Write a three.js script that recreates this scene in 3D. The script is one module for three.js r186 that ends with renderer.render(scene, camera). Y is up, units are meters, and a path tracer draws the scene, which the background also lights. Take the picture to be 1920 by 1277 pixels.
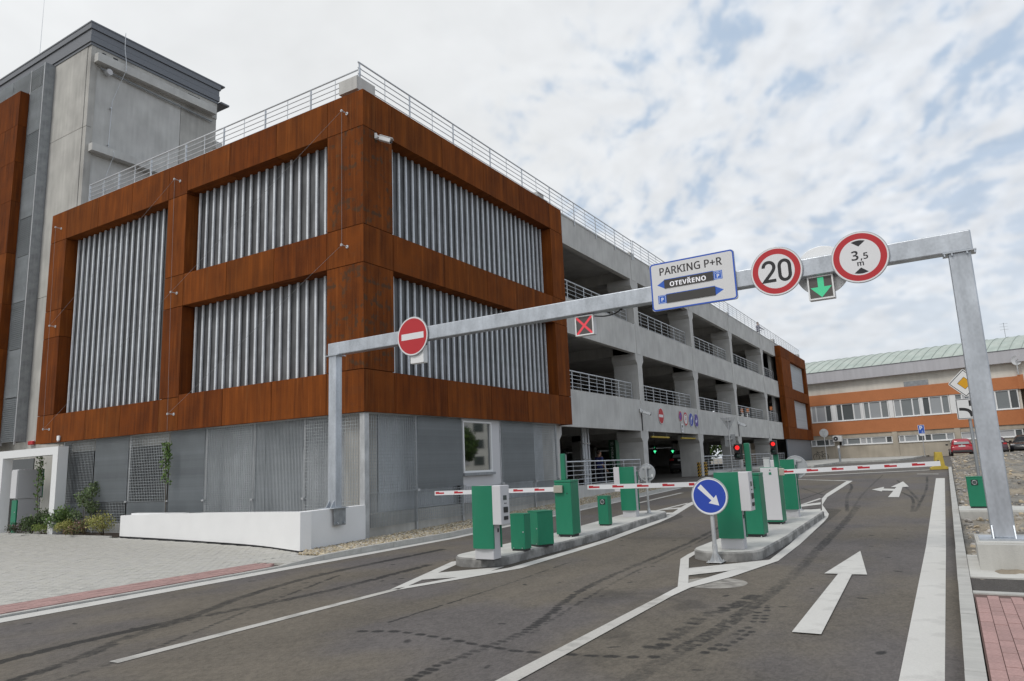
import * as THREE from 'three';
import { mergeGeometries } from 'three/addons/utils/BufferGeometryUtils.js';
import { RoundedBoxGeometry } from 'three/addons/geometries/RoundedBoxGeometry.js';
import { MarchingCubes } from 'three/addons/objects/MarchingCubes.js';

// ---------------------------------------------------------------- camera, sky, sun, exposure
const scene = new THREE.Scene();
const camera = new THREE.PerspectiveCamera(51.48, 1024 / 681, 0.1, 2000);
camera.position.set(0, 1.6, 0);
{
  const yaw = 0.541135, pitch = 0.176987, roll = -0.0414068;
  const F = new THREE.Vector3(Math.cos(yaw) * Math.cos(pitch), Math.sin(pitch), -Math.sin(yaw) * Math.cos(pitch));
  const R0 = new THREE.Vector3(Math.sin(yaw), 0, Math.cos(yaw));
  const U0 = new THREE.Vector3().crossVectors(R0, F);
  const r = R0.clone().multiplyScalar(Math.cos(roll)).addScaledVector(U0, Math.sin(roll));
  const u = U0.clone().multiplyScalar(Math.cos(roll)).addScaledVector(R0, -Math.sin(roll));
  camera.quaternion.setFromRotationMatrix(new THREE.Matrix4().makeBasis(r, u, F.clone().negate()));
}
camera.updateMatrixWorld(true);
const renderer = new THREE.WebGLRenderer({ antialias: true });
renderer.toneMapping = THREE.LinearToneMapping;
renderer.toneMappingExposure = 1.0;
renderer.shadowMap.enabled = true;
const SKY_GAIN = 1.0;
const sun = new THREE.DirectionalLight(new THREE.Color(1, 0.96, 0.9), 1.5);
sun.position.set(-60, 78, -18).add(new THREE.Vector3(30, 0, -10));
sun.target.position.set(30, 0, -10);
sun.castShadow = true;
sun.shadow.radius = 30;
Object.assign(sun.shadow.camera, { left: -90, right: 90, top: 90, bottom: -90, near: 1, far: 400 });
scene.add(sun, sun.target);

// ---------------------------------------------------------------- noise
function rng(seed) { let a = seed >>> 0; return () => { a = (a + 0x6D2B79F5) | 0; let t = Math.imul(a ^ (a >>> 15), 1 | a); t = (t + Math.imul(t ^ (t >>> 7), 61 | t)) ^ t; return ((t ^ (t >>> 14)) >>> 0) / 4294967296; }; }
const PERM = (() => { const r = rng(77), p = new Uint8Array(512), q = [...Array(256).keys()]; for (let i = 255; i > 0; i--) { const j = Math.floor(r() * (i + 1)); [q[i], q[j]] = [q[j], q[i]]; } for (let i = 0; i < 512; i++) p[i] = q[i & 255]; return p; })();
const VAL = (() => { const r = rng(991), v = new Float32Array(256); for (let i = 0; i < 256; i++) v[i] = r(); return v; })();
// value noise, lattice wraps at px, py cells
function vn(x, y, px = 256, py = 256) {
  let xi = Math.floor(x), yi = Math.floor(y); const fx = x - xi, fy = y - yi;
  const sx = fx * fx * (3 - 2 * fx), sy = fy * fy * (3 - 2 * fy);
  const x0 = ((xi % px) + px) % px & 255, x1 = (((xi + 1) % px) + px) % px & 255, y0 = ((yi % py) + py) % py & 255, y1 = (((yi + 1) % py) + py) % py & 255;
  const a = VAL[PERM[PERM[x0] + y0]], b = VAL[PERM[PERM[x1] + y0]], c = VAL[PERM[PERM[x0] + y1]], d = VAL[PERM[PERM[x1] + y1]];
  return a + (b - a) * sx + (c - a) * sy + (a - b - c + d) * sx * sy;
}
function fbm(x, y, p, oct = 4, q = p) { let s = 0, a = 0.5, t = 0; for (let i = 0; i < oct; i++) { s += a * vn(x, y, p, q); t += a; x *= 2; y *= 2; p *= 2; q *= 2; a *= 0.5; if (p > 256) p = 256; if (q > 256) q = 256; x += 17; y += 31; } return s / t; }
const clamp = (v, a = 0, b = 1) => Math.min(b, Math.max(a, v));
const sst = (a, b, v) => { const t = clamp((v - a) / (b - a)); return t * t * (3 - 2 * t); };
const mix = (a, b, t) => a + (b - a) * t;
const toS = v => { v = clamp(v); return 255 * (v <= 0.0031308 ? v * 12.92 : 1.055 * Math.pow(v, 1 / 2.4) - 0.055); };
// a tiling colour texture: fn(u, v in 0..1) returns linear [r, g, b]
function colTex(w, h, fn) {
  const d = new Uint8Array(w * h * 4);
  for (let j = 0; j < h; j++) for (let i = 0; i < w; i++) { const c = fn((i + 0.5) / w, (j + 0.5) / h), k = (j * w + i) * 4; d[k] = toS(c[0]); d[k + 1] = toS(c[1]); d[k + 2] = toS(c[2]); d[k + 3] = 255; }
  const t = new THREE.DataTexture(d, w, h, THREE.RGBAFormat); t.colorSpace = THREE.SRGBColorSpace; t.wrapS = t.wrapT = THREE.RepeatWrapping; t.magFilter = THREE.LinearFilter; t.minFilter = THREE.LinearFilter; t.needsUpdate = true; return t;
}
function greyTex(w, h, fn) {
  const d = new Uint8Array(w * h * 4);
  for (let j = 0; j < h; j++) for (let i = 0; i < w; i++) { const c = clamp(fn((i + 0.5) / w, (j + 0.5) / h)) * 255, k = (j * w + i) * 4; d[k] = d[k + 1] = d[k + 2] = c; d[k + 3] = 255; }
  const t = new THREE.DataTexture(d, w, h, THREE.RGBAFormat); t.wrapS = t.wrapT = THREE.RepeatWrapping; t.magFilter = THREE.LinearFilter; t.minFilter = THREE.LinearFilter; t.needsUpdate = true; return t;
}
const rep = (t, rx, ry = rx) => { const c = t.clone(); c.repeat.set(rx, ry); c.needsUpdate = true; return c; };

function worley(x, y) { // distance to the nearest feature point
  const xi = Math.floor(x), yi = Math.floor(y); let a = 9, b = 9;
  for (let i = -1; i <= 1; i++) for (let j = -1; j <= 1; j++) { const h = PERM[PERM[(xi + i) & 255] + ((yi + j) & 255)], dx = xi + i + VAL[h] - x, dy = yi + j + VAL[(h + 91) & 255] - y, d = Math.sqrt(dx * dx + dy * dy); if (d < a) { b = a; a = d; } else if (d < b) b = d; }
  return a;
}
// ---------------------------------------------------------------- sky (float equirectangular)
{
  const W = 2048, H = 1024, d = new Float32Array(W * H * 4);
  for (let j = 0; j < H; j++) {
    const el = ((j + 0.5) / H - 0.5) * Math.PI, y = Math.sin(el), ce = Math.cos(el);
    for (let i = 0; i < W; i++) {
      const ph = ((i + 0.5) / W - 0.5) * 2 * Math.PI, x = Math.cos(ph) * ce, z = Math.sin(ph) * ce, k = (j * W + i) * 4;
      let c;
      if (y < -0.02) c = [0.2, 0.19, 0.18];
      else {
        const yy = Math.max(y, 0), s = 1 / (yy + 0.16), qx = x * s, qz = z * s;
        const a = Math.atan2(-z, x) * 180 / Math.PI;
        const broken = sst(44, -8, a) * sst(-178, -110, a);
        const wx = fbm(qx * 2.2 + 40, qz * 2.2 + 11, 256, 4) - 0.5, wz = fbm(qx * 2.2 + 90, qz * 2.2 + 61, 256, 4) - 0.5;
        const big = fbm(qx * 1.1 + 5, qz * 1.1 + 9, 256, 4), cell = fbm(qx * 21 + wx * 4 + 20, qz * 21 + wz * 4 + 33, 256, 4), mid = fbm(qx * 4.5 + wx * 2 + 120, qz * 4.5 + wz * 2 + 3, 256, 4);
        // altocumulus: puffs of two sizes, thin gaps of blue where they part
        const ux = qx * 0.86 - qz * 0.5, uz = qx * 0.5 + qz * 0.86;
        let gaps = 0;
        if (broken > 0.01) {
          const f2 = worley(ux * 12 + wx * 5 + 40, uz * 19 + wz * 5 + 7);
          let s = 0, am = 0.5, tt = 0, fx = ux * 8 + wx * 2, fz = uz * 12 + wz * 2; for (let o = 0; o < 6; o++) { s += am * vn(fx, fz); tt += am; fx = fx * 2.03 + 13; fz = fz * 2.03 + 29; am *= 0.64; }
          const v = s / tt + 0.16 * (f2 - 0.42) + 0.3 * (big - 0.5), thr = mix(0.74, 0.475, broken);
          gaps = clamp((0.46 * sst(thr + 0.01, thr + 0.2, v) + 0.26 * sst(thr - 0.14, thr + 0.12, v)) * (0.3 + 0.7 * sst(0.05, 0.42, yy)) * sst(0.0, 0.3, broken));
        }
        const hz = sst(0.3, 0.0, yy);
        const blue = [mix(0.35, 0.6, hz), mix(0.49, 0.7, hz), mix(0.68, 0.79, hz)];
        const shade = 0.93 + 0.13 * (fbm(qx * 2.3 + wx + 70, qz * 2.3 + wz + 15, 256, 5) - 0.5) + (0.05 + 0.22 * broken) * (cell - 0.5) + 0.12 * broken * (mid - 0.5);
        const w = mix(0.95, 0.88, broken) * shade;
        const cl = [w * mix(0.955, 0.935, broken), w * mix(0.975, 0.975, broken), w * mix(0.99, 1.03, broken)];
        // low over the right-hand roofs the cloud sheet is greyer and bluer
        const low = broken * sst(0.24, 0.02, yy);
        cl[0] = mix(cl[0], 0.7, low * 0.7); cl[1] = mix(cl[1], 0.76, low * 0.7); cl[2] = mix(cl[2], 0.82, low * 0.7);
        c = [mix(cl[0], blue[0], gaps), mix(cl[1], blue[1], gaps), mix(cl[2], blue[2], gaps)];
      }
      d[k] = c[0] * SKY_GAIN; d[k + 1] = c[1] * SKY_GAIN; d[k + 2] = c[2] * SKY_GAIN; d[k + 3] = 1;
    }
  }
  const t = new THREE.DataTexture(d, W, H, THREE.RGBAFormat, THREE.FloatType);
  t.mapping = THREE.EquirectangularReflectionMapping; t.magFilter = THREE.LinearFilter; t.minFilter = THREE.LinearFilter; t.colorSpace = THREE.LinearSRGBColorSpace; t.needsUpdate = true;
  scene.background = t; scene.environment = t;
}

// ---------------------------------------------------------------- materials
const M = {};
const std = o => new THREE.MeshStandardMaterial(o);
const rgb = (r, g, b) => new THREE.Color().setRGB(r, g, b);
const concTex = (tone, spread, seed) => colTex(1024, 1024, (u, v) => {
  const b = fbm(u * 6 + seed, v * 6, 6, 5), st = fbm(u * 40 + seed * 3, v * 4, 40, 3, 4), g = vn(u * 512, v * 512, 256) - 0.5, pit = vn(u * 150 + seed, v * 150, 150) > 0.93 ? 0.07 : 0, lg = fbm(u * 2 + seed, v * 3, 2, 3, 3);
  const k = 1 + spread * (1.1 * (b - 0.5) + 0.6 * (st - 0.5) + 0.9 * (lg - 0.5)) + 0.06 * g - pit;
  return [tone[0] * k, tone[1] * k * (1 + 0.02 * (lg - 0.5)), tone[2] * k];
});
const bumpFine = greyTex(512, 512, (u, v) => 0.6 * vn(u * 256, v * 256, 256) + 0.4 * fbm(u * 32, v * 32, 32, 3));
{
  const c1 = concTex([0.5, 0.498, 0.485], 0.32, 3), c2 = concTex([0.42, 0.412, 0.39], 0.45, 19);
  M.concrete = std({ map: rep(c1, 0.25), bumpMap: rep(bumpFine, 0.8), bumpScale: 0.0025, roughness: 0.9 });
  M.concreteWarm = std({ map: rep(c2, 0.22), bumpMap: rep(bumpFine, 0.8), bumpScale: 0.003, roughness: 0.9 });
  M.kerb = std({ map: rep(concTex([0.42, 0.415, 0.395], 0.3, 41), 0.7), bumpMap: rep(bumpFine, 2.5), bumpScale: 0.002, roughness: 0.92 });
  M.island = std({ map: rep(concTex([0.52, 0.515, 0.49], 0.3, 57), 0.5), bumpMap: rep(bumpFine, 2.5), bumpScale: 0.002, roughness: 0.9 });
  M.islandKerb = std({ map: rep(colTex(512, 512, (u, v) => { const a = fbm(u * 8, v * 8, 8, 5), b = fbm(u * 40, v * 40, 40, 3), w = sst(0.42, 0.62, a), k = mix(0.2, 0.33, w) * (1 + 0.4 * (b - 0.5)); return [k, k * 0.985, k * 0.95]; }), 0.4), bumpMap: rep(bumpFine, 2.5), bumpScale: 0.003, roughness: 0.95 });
  M.interior = M.concrete;
}
const rustTex = (seed, dark, mott) => colTex(1024, 1024, (u, v) => {
  const st = fbm(u * 64 + seed, v * 3, 64, 4, 3), st2 = fbm(u * 14 + seed * 2, v * 2, 14, 3, 2), bl = fbm(u * 5 + seed, v * 5, 5, 5), gr = vn(u * 512 + 3, v * 512, 256) - 0.5, hb = fbm(u * 3, v * 26 + seed, 3, 4, 26);
  const sp = fbm(u * 30 + 7, v * 22 + seed, 30, 4, 22);
  let t = clamp(0.5 + 0.7 * (st - 0.5) + 0.6 * (st2 - 0.5) + 0.55 * (bl - 0.5) + 0.3 * gr - dark);
  let c = [mix(0.085, 0.235, t), mix(0.026, 0.066, t), mix(0.009, 0.013, t)];
  const m = mott * sst(0.54, 0.72, sp * 0.6 + hb * 0.4 + 0.12 * (bl - 0.5));
  c = [mix(c[0], 0.062, m), mix(c[1], 0.045, m), mix(c[2], 0.03, m)];
  const pale = 0.1 * sst(0.62, 0.8, fbm(u * 50, v * 2 + seed, 50, 3, 2));
  return [c[0] + pale * 0.4, c[1] + pale * 0.17, c[2] + pale * 0.05];
});
const rustA = rustTex(11, 0.02, 0.12), rustB = rustTex(29, 0.14, 0.75), rustC = rustTex(53, -0.08, 0.04);
const rustMat = (t, rx = 0.33) => new THREE.MeshPhysicalMaterial({ map: rep(t, rx), bumpMap: rep(bumpFine, 1.4), bumpScale: 0.0015, roughness: 0.95, specularIntensity: 0.25 });
M.rust = [rustMat(rustA), rustMat(rustC), rustMat(rustA, 0.27), rustMat(rustA, 0.3), rustMat(rustC, 0.29)]; M.rust[3].color = rgb(0.84, 0.8, 0.82); M.rust[4].color = rgb(0.92, 0.95, 0.95);
M.rustDark = rustMat(rustB, 0.3);
M.rustBack = std({ color: rgb(0.1, 0.035, 0.015), roughness: 0.9 });
const galvTex = colTex(512, 512, (u, v) => { const a = fbm(u * 5, v * 5, 5, 5), b = vn(u * 90, v * 90, 90), s = fbm(u * 30, v * 3, 30, 3, 3); const k = 0.86 + 0.5 * (a - 0.5) + 0.12 * (b - 0.5) + 0.22 * (s - 0.5); return [0.56 * k, 0.575 * k, 0.59 * k]; });
M.galv = std({ map: rep(galvTex, 0.7), metalness: 0.55, roughness: 0.5 });
M.beam = std({ map: rep(galvTex, 0.5), metalness: 0.7, roughness: 0.4, color: rgb(0.98, 1.02, 1.08) });
M.galvDark = std({ map: rep(galvTex, 0.7), metalness: 0.5, roughness: 0.55, color: rgb(0.62, 0.64, 0.66) });
M.rail = std({ map: rep(galvTex, 0.9), metalness: 0.4, roughness: 0.5, color: rgb(1.15, 1.17, 1.2) });
M.slat = std({ map: rep(galvTex, 0.6), metalness: 0.15, roughness: 0.5, color: rgb(1.28, 1.32, 1.37) });
M.sheenSheet = std({ map: rep(colTex(512, 512, (u, v) => { const s = fbm(u * 10, v * 2.0, 10, 5, 2), t = fbm(u * 4 + 9, v * 3, 4, 4, 3), k = 0.05 + 0.3 * Math.pow(clamp(0.6 * s + 0.4 * t), 2.4); return [k * 0.97, k * 0.99, k * 1.04]; }), 0.5), metalness: 0.25, roughness: 0.42 });  // dark backing sheet; cloudy reflections painted in as pale upright smears
M.grate = std({ map: rep(galvTex, 0.5), metalness: 0.15, roughness: 0.55, color: rgb(0.72, 0.75, 0.765) });
M.panelGrey = std({ map: rep(galvTex, 0.2), color: rgb(0.86, 0.89, 0.92), metalness: 0.1, roughness: 0.6 });
M.fascia = std({ color: rgb(0.165, 0.175, 0.195), metalness: 0.2, roughness: 0.55 });
M.white = std({ color: rgb(0.74, 0.75, 0.76), roughness: 0.75 });
M.whiteGloss = std({ color: rgb(0.76, 0.77, 0.78), roughness: 0.4 });
M.render = std({ map: rep(colTex(512, 512, (u, v) => { const k = 0.77 + 0.09 * (fbm(u * 5, v * 5, 5, 5) - 0.5) + 0.02 * (vn(u * 256, v * 256) - 0.5); return [k, k * 1.005, k * 1.015]; }), 0.3), bumpMap: rep(bumpFine, 1.5), bumpScale: 0.0012, roughness: 0.85 });
M.bitumen = std({ color: rgb(0.02, 0.02, 0.023), roughness: 0.8 });
M.green = std({ map: rep(colTex(256, 256, (u, v) => { const k = 1 + 0.1 * (fbm(u * 6, v * 6, 6, 4) - 0.5); return [0.008 * k, 0.185 * k, 0.1 * k]; }), 0.8), roughness: 0.42 });
M.machineGrey = std({ color: rgb(0.5, 0.5, 0.52), roughness: 0.5 });
M.machineLight = std({ color: rgb(0.58, 0.58, 0.6), roughness: 0.5 });
M.black = std({ color: rgb(0.018, 0.018, 0.02), roughness: 0.45 });
M.dark = std({ color: rgb(0.04, 0.04, 0.043), roughness: 0.6 });
M.screen = std({ color: rgb(0.07, 0.085, 0.085), roughness: 0.25 });
M.yellow = std({ map: rep(colTex(256, 256, (u, v) => { const k = 1 + 0.4 * (fbm(u * 8, v * 8, 8, 4) - 0.5); return [0.5 * k, 0.37 * k, 0.06 * k]; }), 1), roughness: 0.7 });
M.red = std({ color: rgb(0.48, 0.025, 0.03), roughness: 0.4 });
M.glass = new THREE.MeshPhysicalMaterial({ color: rgb(0.02, 0.025, 0.027), roughness: 0.04, specularIntensity: 1 }); M.coatedGlass = std({ color: rgb(0.3, 0.315, 0.32), metalness: 1, roughness: 0.03 });
M.signBack = std({ color: rgb(0.42, 0.44, 0.46), metalness: 0.4, roughness: 0.45 });
M.paint = std({ map: rep(colTex(512, 512, (u, v) => { const a = fbm(u * 8, v * 8, 8, 5), g = vn(u * 256, v * 256) - 0.5, w = sst(0.6, 0.78, a); const k = 0.56 * (1 - 0.12 * w + 0.12 * g + 0.08 * (fbm(u * 3, v * 3, 3, 3) - 0.5)); return [k, k * 0.985, k * 0.94]; }), 0.5), bumpMap: rep(bumpFine, 2), bumpScale: 0.002, roughness: 0.8 });
M.paintOld = std({ map: rep(colTex(512, 512, (u, v) => { const a = fbm(u * 9, v * 9, 9, 5), g = vn(u * 256, v * 256) - 0.5, w = sst(0.5, 0.72, a); const k = 0.47 * (1 - 0.25 * w + 0.16 * g); return [k, k * 0.97, k * 0.91]; }), 0.5), bumpMap: rep(bumpFine, 2), bumpScale: 0.002, roughness: 0.85 });

// ---------------------------------------------------------------- geometry and naming helpers
const names = {};
function numbered(n) { const k = names[n] = (names[n] || 0) + 1; return k === 1 ? n : `${n}_${String(k - 1).padStart(3, '0')}`; }
const OFF = new WeakMap();
function mergeG(g) {
  if (!Array.isArray(g)) return g;
  if (g.length === 1) return g[0];
  return mergeGeometries(g.map(x => { const y = x.index ? x.toNonIndexed() : x; for (const a of Object.keys(y.attributes)) if (!['position', 'normal', 'uv'].includes(a)) y.deleteAttribute(a); y.morphAttributes = {}; return y; }));
}
function part(name, geo, mat, parent) {
  let g = mergeG(geo); const off = OFF.get(parent);
  if (off) { g = g.clone(); g.translate(-off[0], -off[1], -off[2]); }
  const m = new THREE.Mesh(g, mat); m.castShadow = m.receiveShadow = true; m.name = numbered(name); if (off) OFF.set(m, off); parent.add(m); return m;
}
// a thing: Group at its base. local: parts in its own axes; otherwise parts are given in world metres
function thing(name, label, category, pos, ry = 0, opt = {}) {
  const o = new THREE.Group(); o.name = numbered(name); o.position.set(...pos); o.rotation.y = ry; o.userData = { label, category };
  if (opt.group) o.userData.group = opt.group;
  if (opt.world) OFF.set(o, pos);
  scene.add(o); return o;
}
function struct(name, geo, mat) { const m = new THREE.Mesh(mergeG(geo), mat); m.name = numbered(name); m.userData.kind = 'structure'; m.castShadow = m.receiveShadow = true; scene.add(m); return m; }
function structGroup(name) { const g = new THREE.Group(); g.name = numbered(name); g.userData.kind = 'structure'; scene.add(g); return g; }
let UVO = [0, 0];
// axis-aligned box by its limits, uv in metres
function bx(x0, x1, y0, y1, z0, z1) {
  const P = [], N = [], T = [], I = [];
  const f = (a, b, c, d, n, uv) => { const o = P.length / 3; for (const p of [a, b, c, d]) { P.push(...p); N.push(...n); const [u, v] = uv(p); T.push(u + UVO[0], v + UVO[1]); } I.push(o, o + 1, o + 2, o, o + 2, o + 3); };
  const ux = p => [p[2], p[1]], uy = p => [p[0], p[2]], uz = p => [p[0], p[1]];
  f([x1, y0, z1], [x1, y0, z0], [x1, y1, z0], [x1, y1, z1], [1, 0, 0], ux);
  f([x0, y0, z0], [x0, y0, z1], [x0, y1, z1], [x0, y1, z0], [-1, 0, 0], ux);
  f([x0, y1, z1], [x1, y1, z1], [x1, y1, z0], [x0, y1, z0], [0, 1, 0], uy);
  f([x0, y0, z0], [x1, y0, z0], [x1, y0, z1], [x0, y0, z1], [0, -1, 0], uy);
  f([x0, y0, z1], [x1, y0, z1], [x1, y1, z1], [x0, y1, z1], [0, 0, 1], uz);
  f([x1, y0, z0], [x0, y0, z0], [x0, y1, z0], [x1, y1, z0], [0, 0, -1], uz);
  const g = new THREE.BufferGeometry(); g.setAttribute('position', new THREE.Float32BufferAttribute(P, 3)); g.setAttribute('normal', new THREE.Float32BufferAttribute(N, 3)); g.setAttribute('uv', new THREE.Float32BufferAttribute(T, 2)); g.setIndex(I); return g;
}
const cb = (w, h, d, x = 0, y = 0, z = 0) => bx(x - w / 2, x + w / 2, y - h / 2, y + h / 2, z - d / 2, z + d / 2);
const rb = (w, h, d, x, y, z, r = 0.012) => { const g = new RoundedBoxGeometry(w, h, d, 2, r); g.translate(x, y, z); return g; };
function tube(a, b, r, seg = 8, r2 = r) {
  const A = new THREE.Vector3(...a), B = new THREE.Vector3(...b), L = A.distanceTo(B);
  const g = new THREE.CylinderGeometry(r2, r, L, seg); g.translate(0, L / 2, 0);
  g.applyQuaternion(new THREE.Quaternion().setFromUnitVectors(new THREE.Vector3(0, 1, 0), B.clone().sub(A).normalize())); g.translate(...a); return g;
}
function curve(pts, r, seg = 24) { return new THREE.TubeGeometry(new THREE.CatmullRomCurve3(pts.map(p => new THREE.Vector3(...p))), seg, r, 6); }
function prism(pts, depth, bevel = 0) { // outline in XY, pushed along +Z
  const s = new THREE.Shape(pts.map(p => new THREE.Vector2(...p)));
  return new THREE.ExtrudeGeometry(s, { depth, bevelEnabled: bevel > 0, bevelSize: bevel, bevelThickness: bevel, bevelSegments: 2, curveSegments: 16 });
}
// ground height: level near the camera, then the road climbs towards the far buildings
const HK = [[-1e4, 0], [14, 0], [50, 0.792], [68, 0.95], [1e4, 0.95]];
function gh(x) { for (let i = 1; i < HK.length; i++) if (x <= HK[i][0]) { const [a, p] = HK[i - 1], [b, q] = HK[i]; return p + (q - p) * (x - a) / (b - a); } return 0.95; }
// a sheet over the ground: outline [x, z], cut where the slope changes
function drape(poly, off, uv) {
  const pts = poly.map(p => new THREE.Vector2(...p));
  if (THREE.ShapeUtils.area(pts) > 0) pts.reverse();
  const tri = THREE.ShapeUtils.triangulateShape(pts, []).map(t => t.map(i => [pts[i].x, pts[i].y]));
  let list = tri;
  for (const c of [14, 50, 68]) {
    const out = [];
    for (const t of list) for (const side of [1, -1]) {
      const q = []; for (let i = 0; i < t.length; i++) { const a = t[i], b = t[(i + 1) % t.length], da = (a[0] - c) * side, db = (b[0] - c) * side; if (da >= 0) q.push(a); if (da * db < 0) { const k = da / (da - db); q.push([a[0] + (b[0] - a[0]) * k, a[1] + (b[1] - a[1]) * k]); } }
      if (q.length > 2) out.push(q);
    }
    list = out;
  }
  const P = [], T = [];
  for (const t of list) for (let i = 1; i < t.length - 1; i++) for (const p of [t[0], t[i], t[i + 1]]) { P.push(p[0], gh(p[0]) + off, p[1]); T.push(...(uv ? uv(p) : p)); }
  for (let i = 0; i < P.length; i += 9) { // face up
    const ny = (P[i + 5] - P[i + 2]) * (P[i + 6] - P[i]) - (P[i + 3] - P[i]) * (P[i + 8] - P[i + 2]);
    if (ny < 0) { for (let k = 0; k < 3; k++) { const s = P[i + 3 + k]; P[i + 3 + k] = P[i + 6 + k]; P[i + 6 + k] = s; } const j = i / 3 * 2; for (let k = 0; k < 2; k++) { const s = T[j + 2 + k]; T[j + 2 + k] = T[j + 4 + k]; T[j + 4 + k] = s; } }
  }
  const g = new THREE.BufferGeometry(); g.setAttribute('position', new THREE.Float32BufferAttribute(P, 3)); g.setAttribute('uv', new THREE.Float32BufferAttribute(T, 2)); g.computeVertexNormals(); return g;
}
// raised slab over the ground: top sheet plus side walls
function slab(poly, top, bottom = -0.05) {
  const g = [drape(poly, top)], P = [], T = [];
  const pts = []; for (let i = 0; i < poly.length; i++) { const a = poly[i], b = poly[(i + 1) % poly.length], n = Math.max(1, Math.ceil(Math.abs(b[0] - a[0]) / 3)); for (let k = 0; k < n; k++) pts.push([a[0] + (b[0] - a[0]) * k / n, a[1] + (b[1] - a[1]) * k / n]); }
  for (let i = 0; i < pts.length; i++) { const a = pts[i], b = pts[(i + 1) % pts.length], L = Math.hypot(a[0] - b[0], a[1] - b[1]); const A0 = [a[0], gh(a[0]) + bottom, a[1]], A1 = [a[0], gh(a[0]) + top, a[1]], B0 = [b[0], gh(b[0]) + bottom, b[1]], B1 = [b[0], gh(b[0]) + top, b[1]]; P.push(...A0, ...B0, ...B1, ...A0, ...B1, ...A1); T.push(0, 0, L, 0, L, top - bottom, 0, 0, L, top - bottom, 0, top - bottom); }
  const s = new THREE.BufferGeometry(); s.setAttribute('position', new THREE.Float32BufferAttribute(P, 3)); s.setAttribute('uv', new THREE.Float32BufferAttribute(T, 2)); s.computeVertexNormals(); g.push(s); return mergeG(g);
}
const rect = (x0, x1, z0, z1) => [[x0, z0], [x1, z0], [x1, z1], [x0, z1]];
function canvas(w, h, draw) { const c = document.createElement('canvas'); c.width = w; c.height = h; draw(c.getContext('2d'), w, h); const t = new THREE.CanvasTexture(c); t.colorSpace = THREE.SRGBColorSpace; return t; }

// ---------------------------------------------------------------- ground, road, paving
const rand = rng(4242);
const groundTex = colTex(512, 512, (u, v) => { const a = fbm(u * 6, v * 6, 6, 5), b = fbm(u * 40, v * 40, 40, 3), c = fbm(u * 3 + 3, v * 9, 3, 4, 9); const k = 0.75 + 0.8 * (a - 0.5) + 0.6 * (b - 0.5), w = sst(0.45, 0.65, c); return [mix(0.25, 0.38, w) * k, mix(0.235, 0.325, w) * k, mix(0.21, 0.25, w) * k]; });
M.dirt = std({ map: rep(groundTex, 0.16), bumpMap: rep(bumpFine, 0.6), bumpScale: 0.02, roughness: 0.97 });
struct('ground', drape([[-400, -400], [900, -400], [900, 400], [-400, 400]], -0.06), M.dirt);

// asphalt with its wear: u over x 2..42 m, v over z -11..0 m
const asphaltBase = (x, z) => {
  const a = fbm(x * 0.9 + 50, z * 0.9 + 80, 256, 5), b = fbm(x * 0.35 + 9, z * 2.2 + 7, 256, 4), g = fbm(x * 12, z * 12, 256, 3), n = vn(x * 43 + 5, z * 83, 256);
  const warm = fbm(x * 0.5 + 30, z * 0.8 + 3, 256, 4);
  const k = 1 + 0.3 * (a - 0.5) + 0.28 * (b - 0.5) + 0.3 * (g - 0.5) + 0.5 * (n - 0.5), w = sst(0.3, 0.7, warm);
  return [0.114 * k * mix(0.88, 1.05, w), 0.1 * k * mix(0.9, 1.03, w), 0.087 * k * mix(0.99, 0.94, w)];
};
const TW = 2048, TH = 1024, wear = new Float32Array(TW * TH);
const TX0 = 2, TXL = 40, TZ0 = -11, TZL = 11;
function stamp(x, z, rx, rz, ang, amt) {
  const ca = Math.cos(ang), sa = Math.sin(ang), R = Math.max(rx, rz) * 1.5;
  for (let j = Math.floor((z - R - TZ0) / TZL * TH); j <= (z + R - TZ0) / TZL * TH; j++) for (let i = Math.floor((x - R - TX0) / TXL * TW); i <= (x + R - TX0) / TXL * TW; i++) {
    if (i < 0 || j < 0 || i >= TW || j >= TH) continue;
    const px = TX0 + (i + 0.5) / TW * TXL - x, pz = TZ0 + (j + 0.5) / TH * TZL - z, a = (px * ca + pz * sa) / rx, b = (-px * sa + pz * ca) / rz;
    const e = sst(1.3, 0.7, Math.hypot(a, b)) * Math.min(1.2, amt * 2.1) * (0.55 + 0.9 * vn(px * 60 + x * 31, pz * 70 + z * 57));
    wear[j * TW + i] = Math.max(wear[j * TW + i], e);
  }
}
function track(pts, step, rl, rw, amt, lanes = [0], miss = 0.12) {
  const c = new THREE.CatmullRomCurve3(pts.map(p => new THREE.Vector3(p[0], 0, p[1]))), L = c.getLength(), n = Math.floor(L / step);
  for (let i = 0; i <= n; i++) { const p = c.getPointAt(i / n), t = c.getTangentAt(i / n), an = Math.atan2(t.z, t.x), fade = 0.45 + 0.55 * sst(0.25, 0.6, fbm(i * step * 0.8 + pts[0][0] * 7, 3, 256, 2)); for (const l of lanes) { if (rand() < miss) continue; stamp(p.x - t.z * l + (rand() - 0.5) * 0.02, p.z + t.x * l + (rand() - 0.5) * 0.02, rl * 1.15 * (0.8 + 0.4 * rand()), rw * 1.2 * (0.8 + 0.4 * rand()), an, amt * fade * (0.65 + 0.5 * rand())); } }
}
track([[5.72, -5.38], [5.84, -4.95], [5.81, -4.55], [5.68, -3.83], [5.64, -3.52], [5.68, -3.14], [5.79, -2.63], [5.9, -2.3]], 0.17, 0.055, 0.035, 0.85, [0], 0.04);
track([[4.58, -3.82], [5.19, -3.85], [6.28, -3.8], [8.62, -4.28], [12.65, -4.5], [17, -4.7]], 0.1, 0.035, 0.035, 0.75, [0, 0.035]);
track([[6.29, -3.69], [7.41, -3.86], [9.43, -4.11], [12, -4.28], [16, -4.5]], 0.1, 0.032, 0.025, 0.55);
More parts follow.
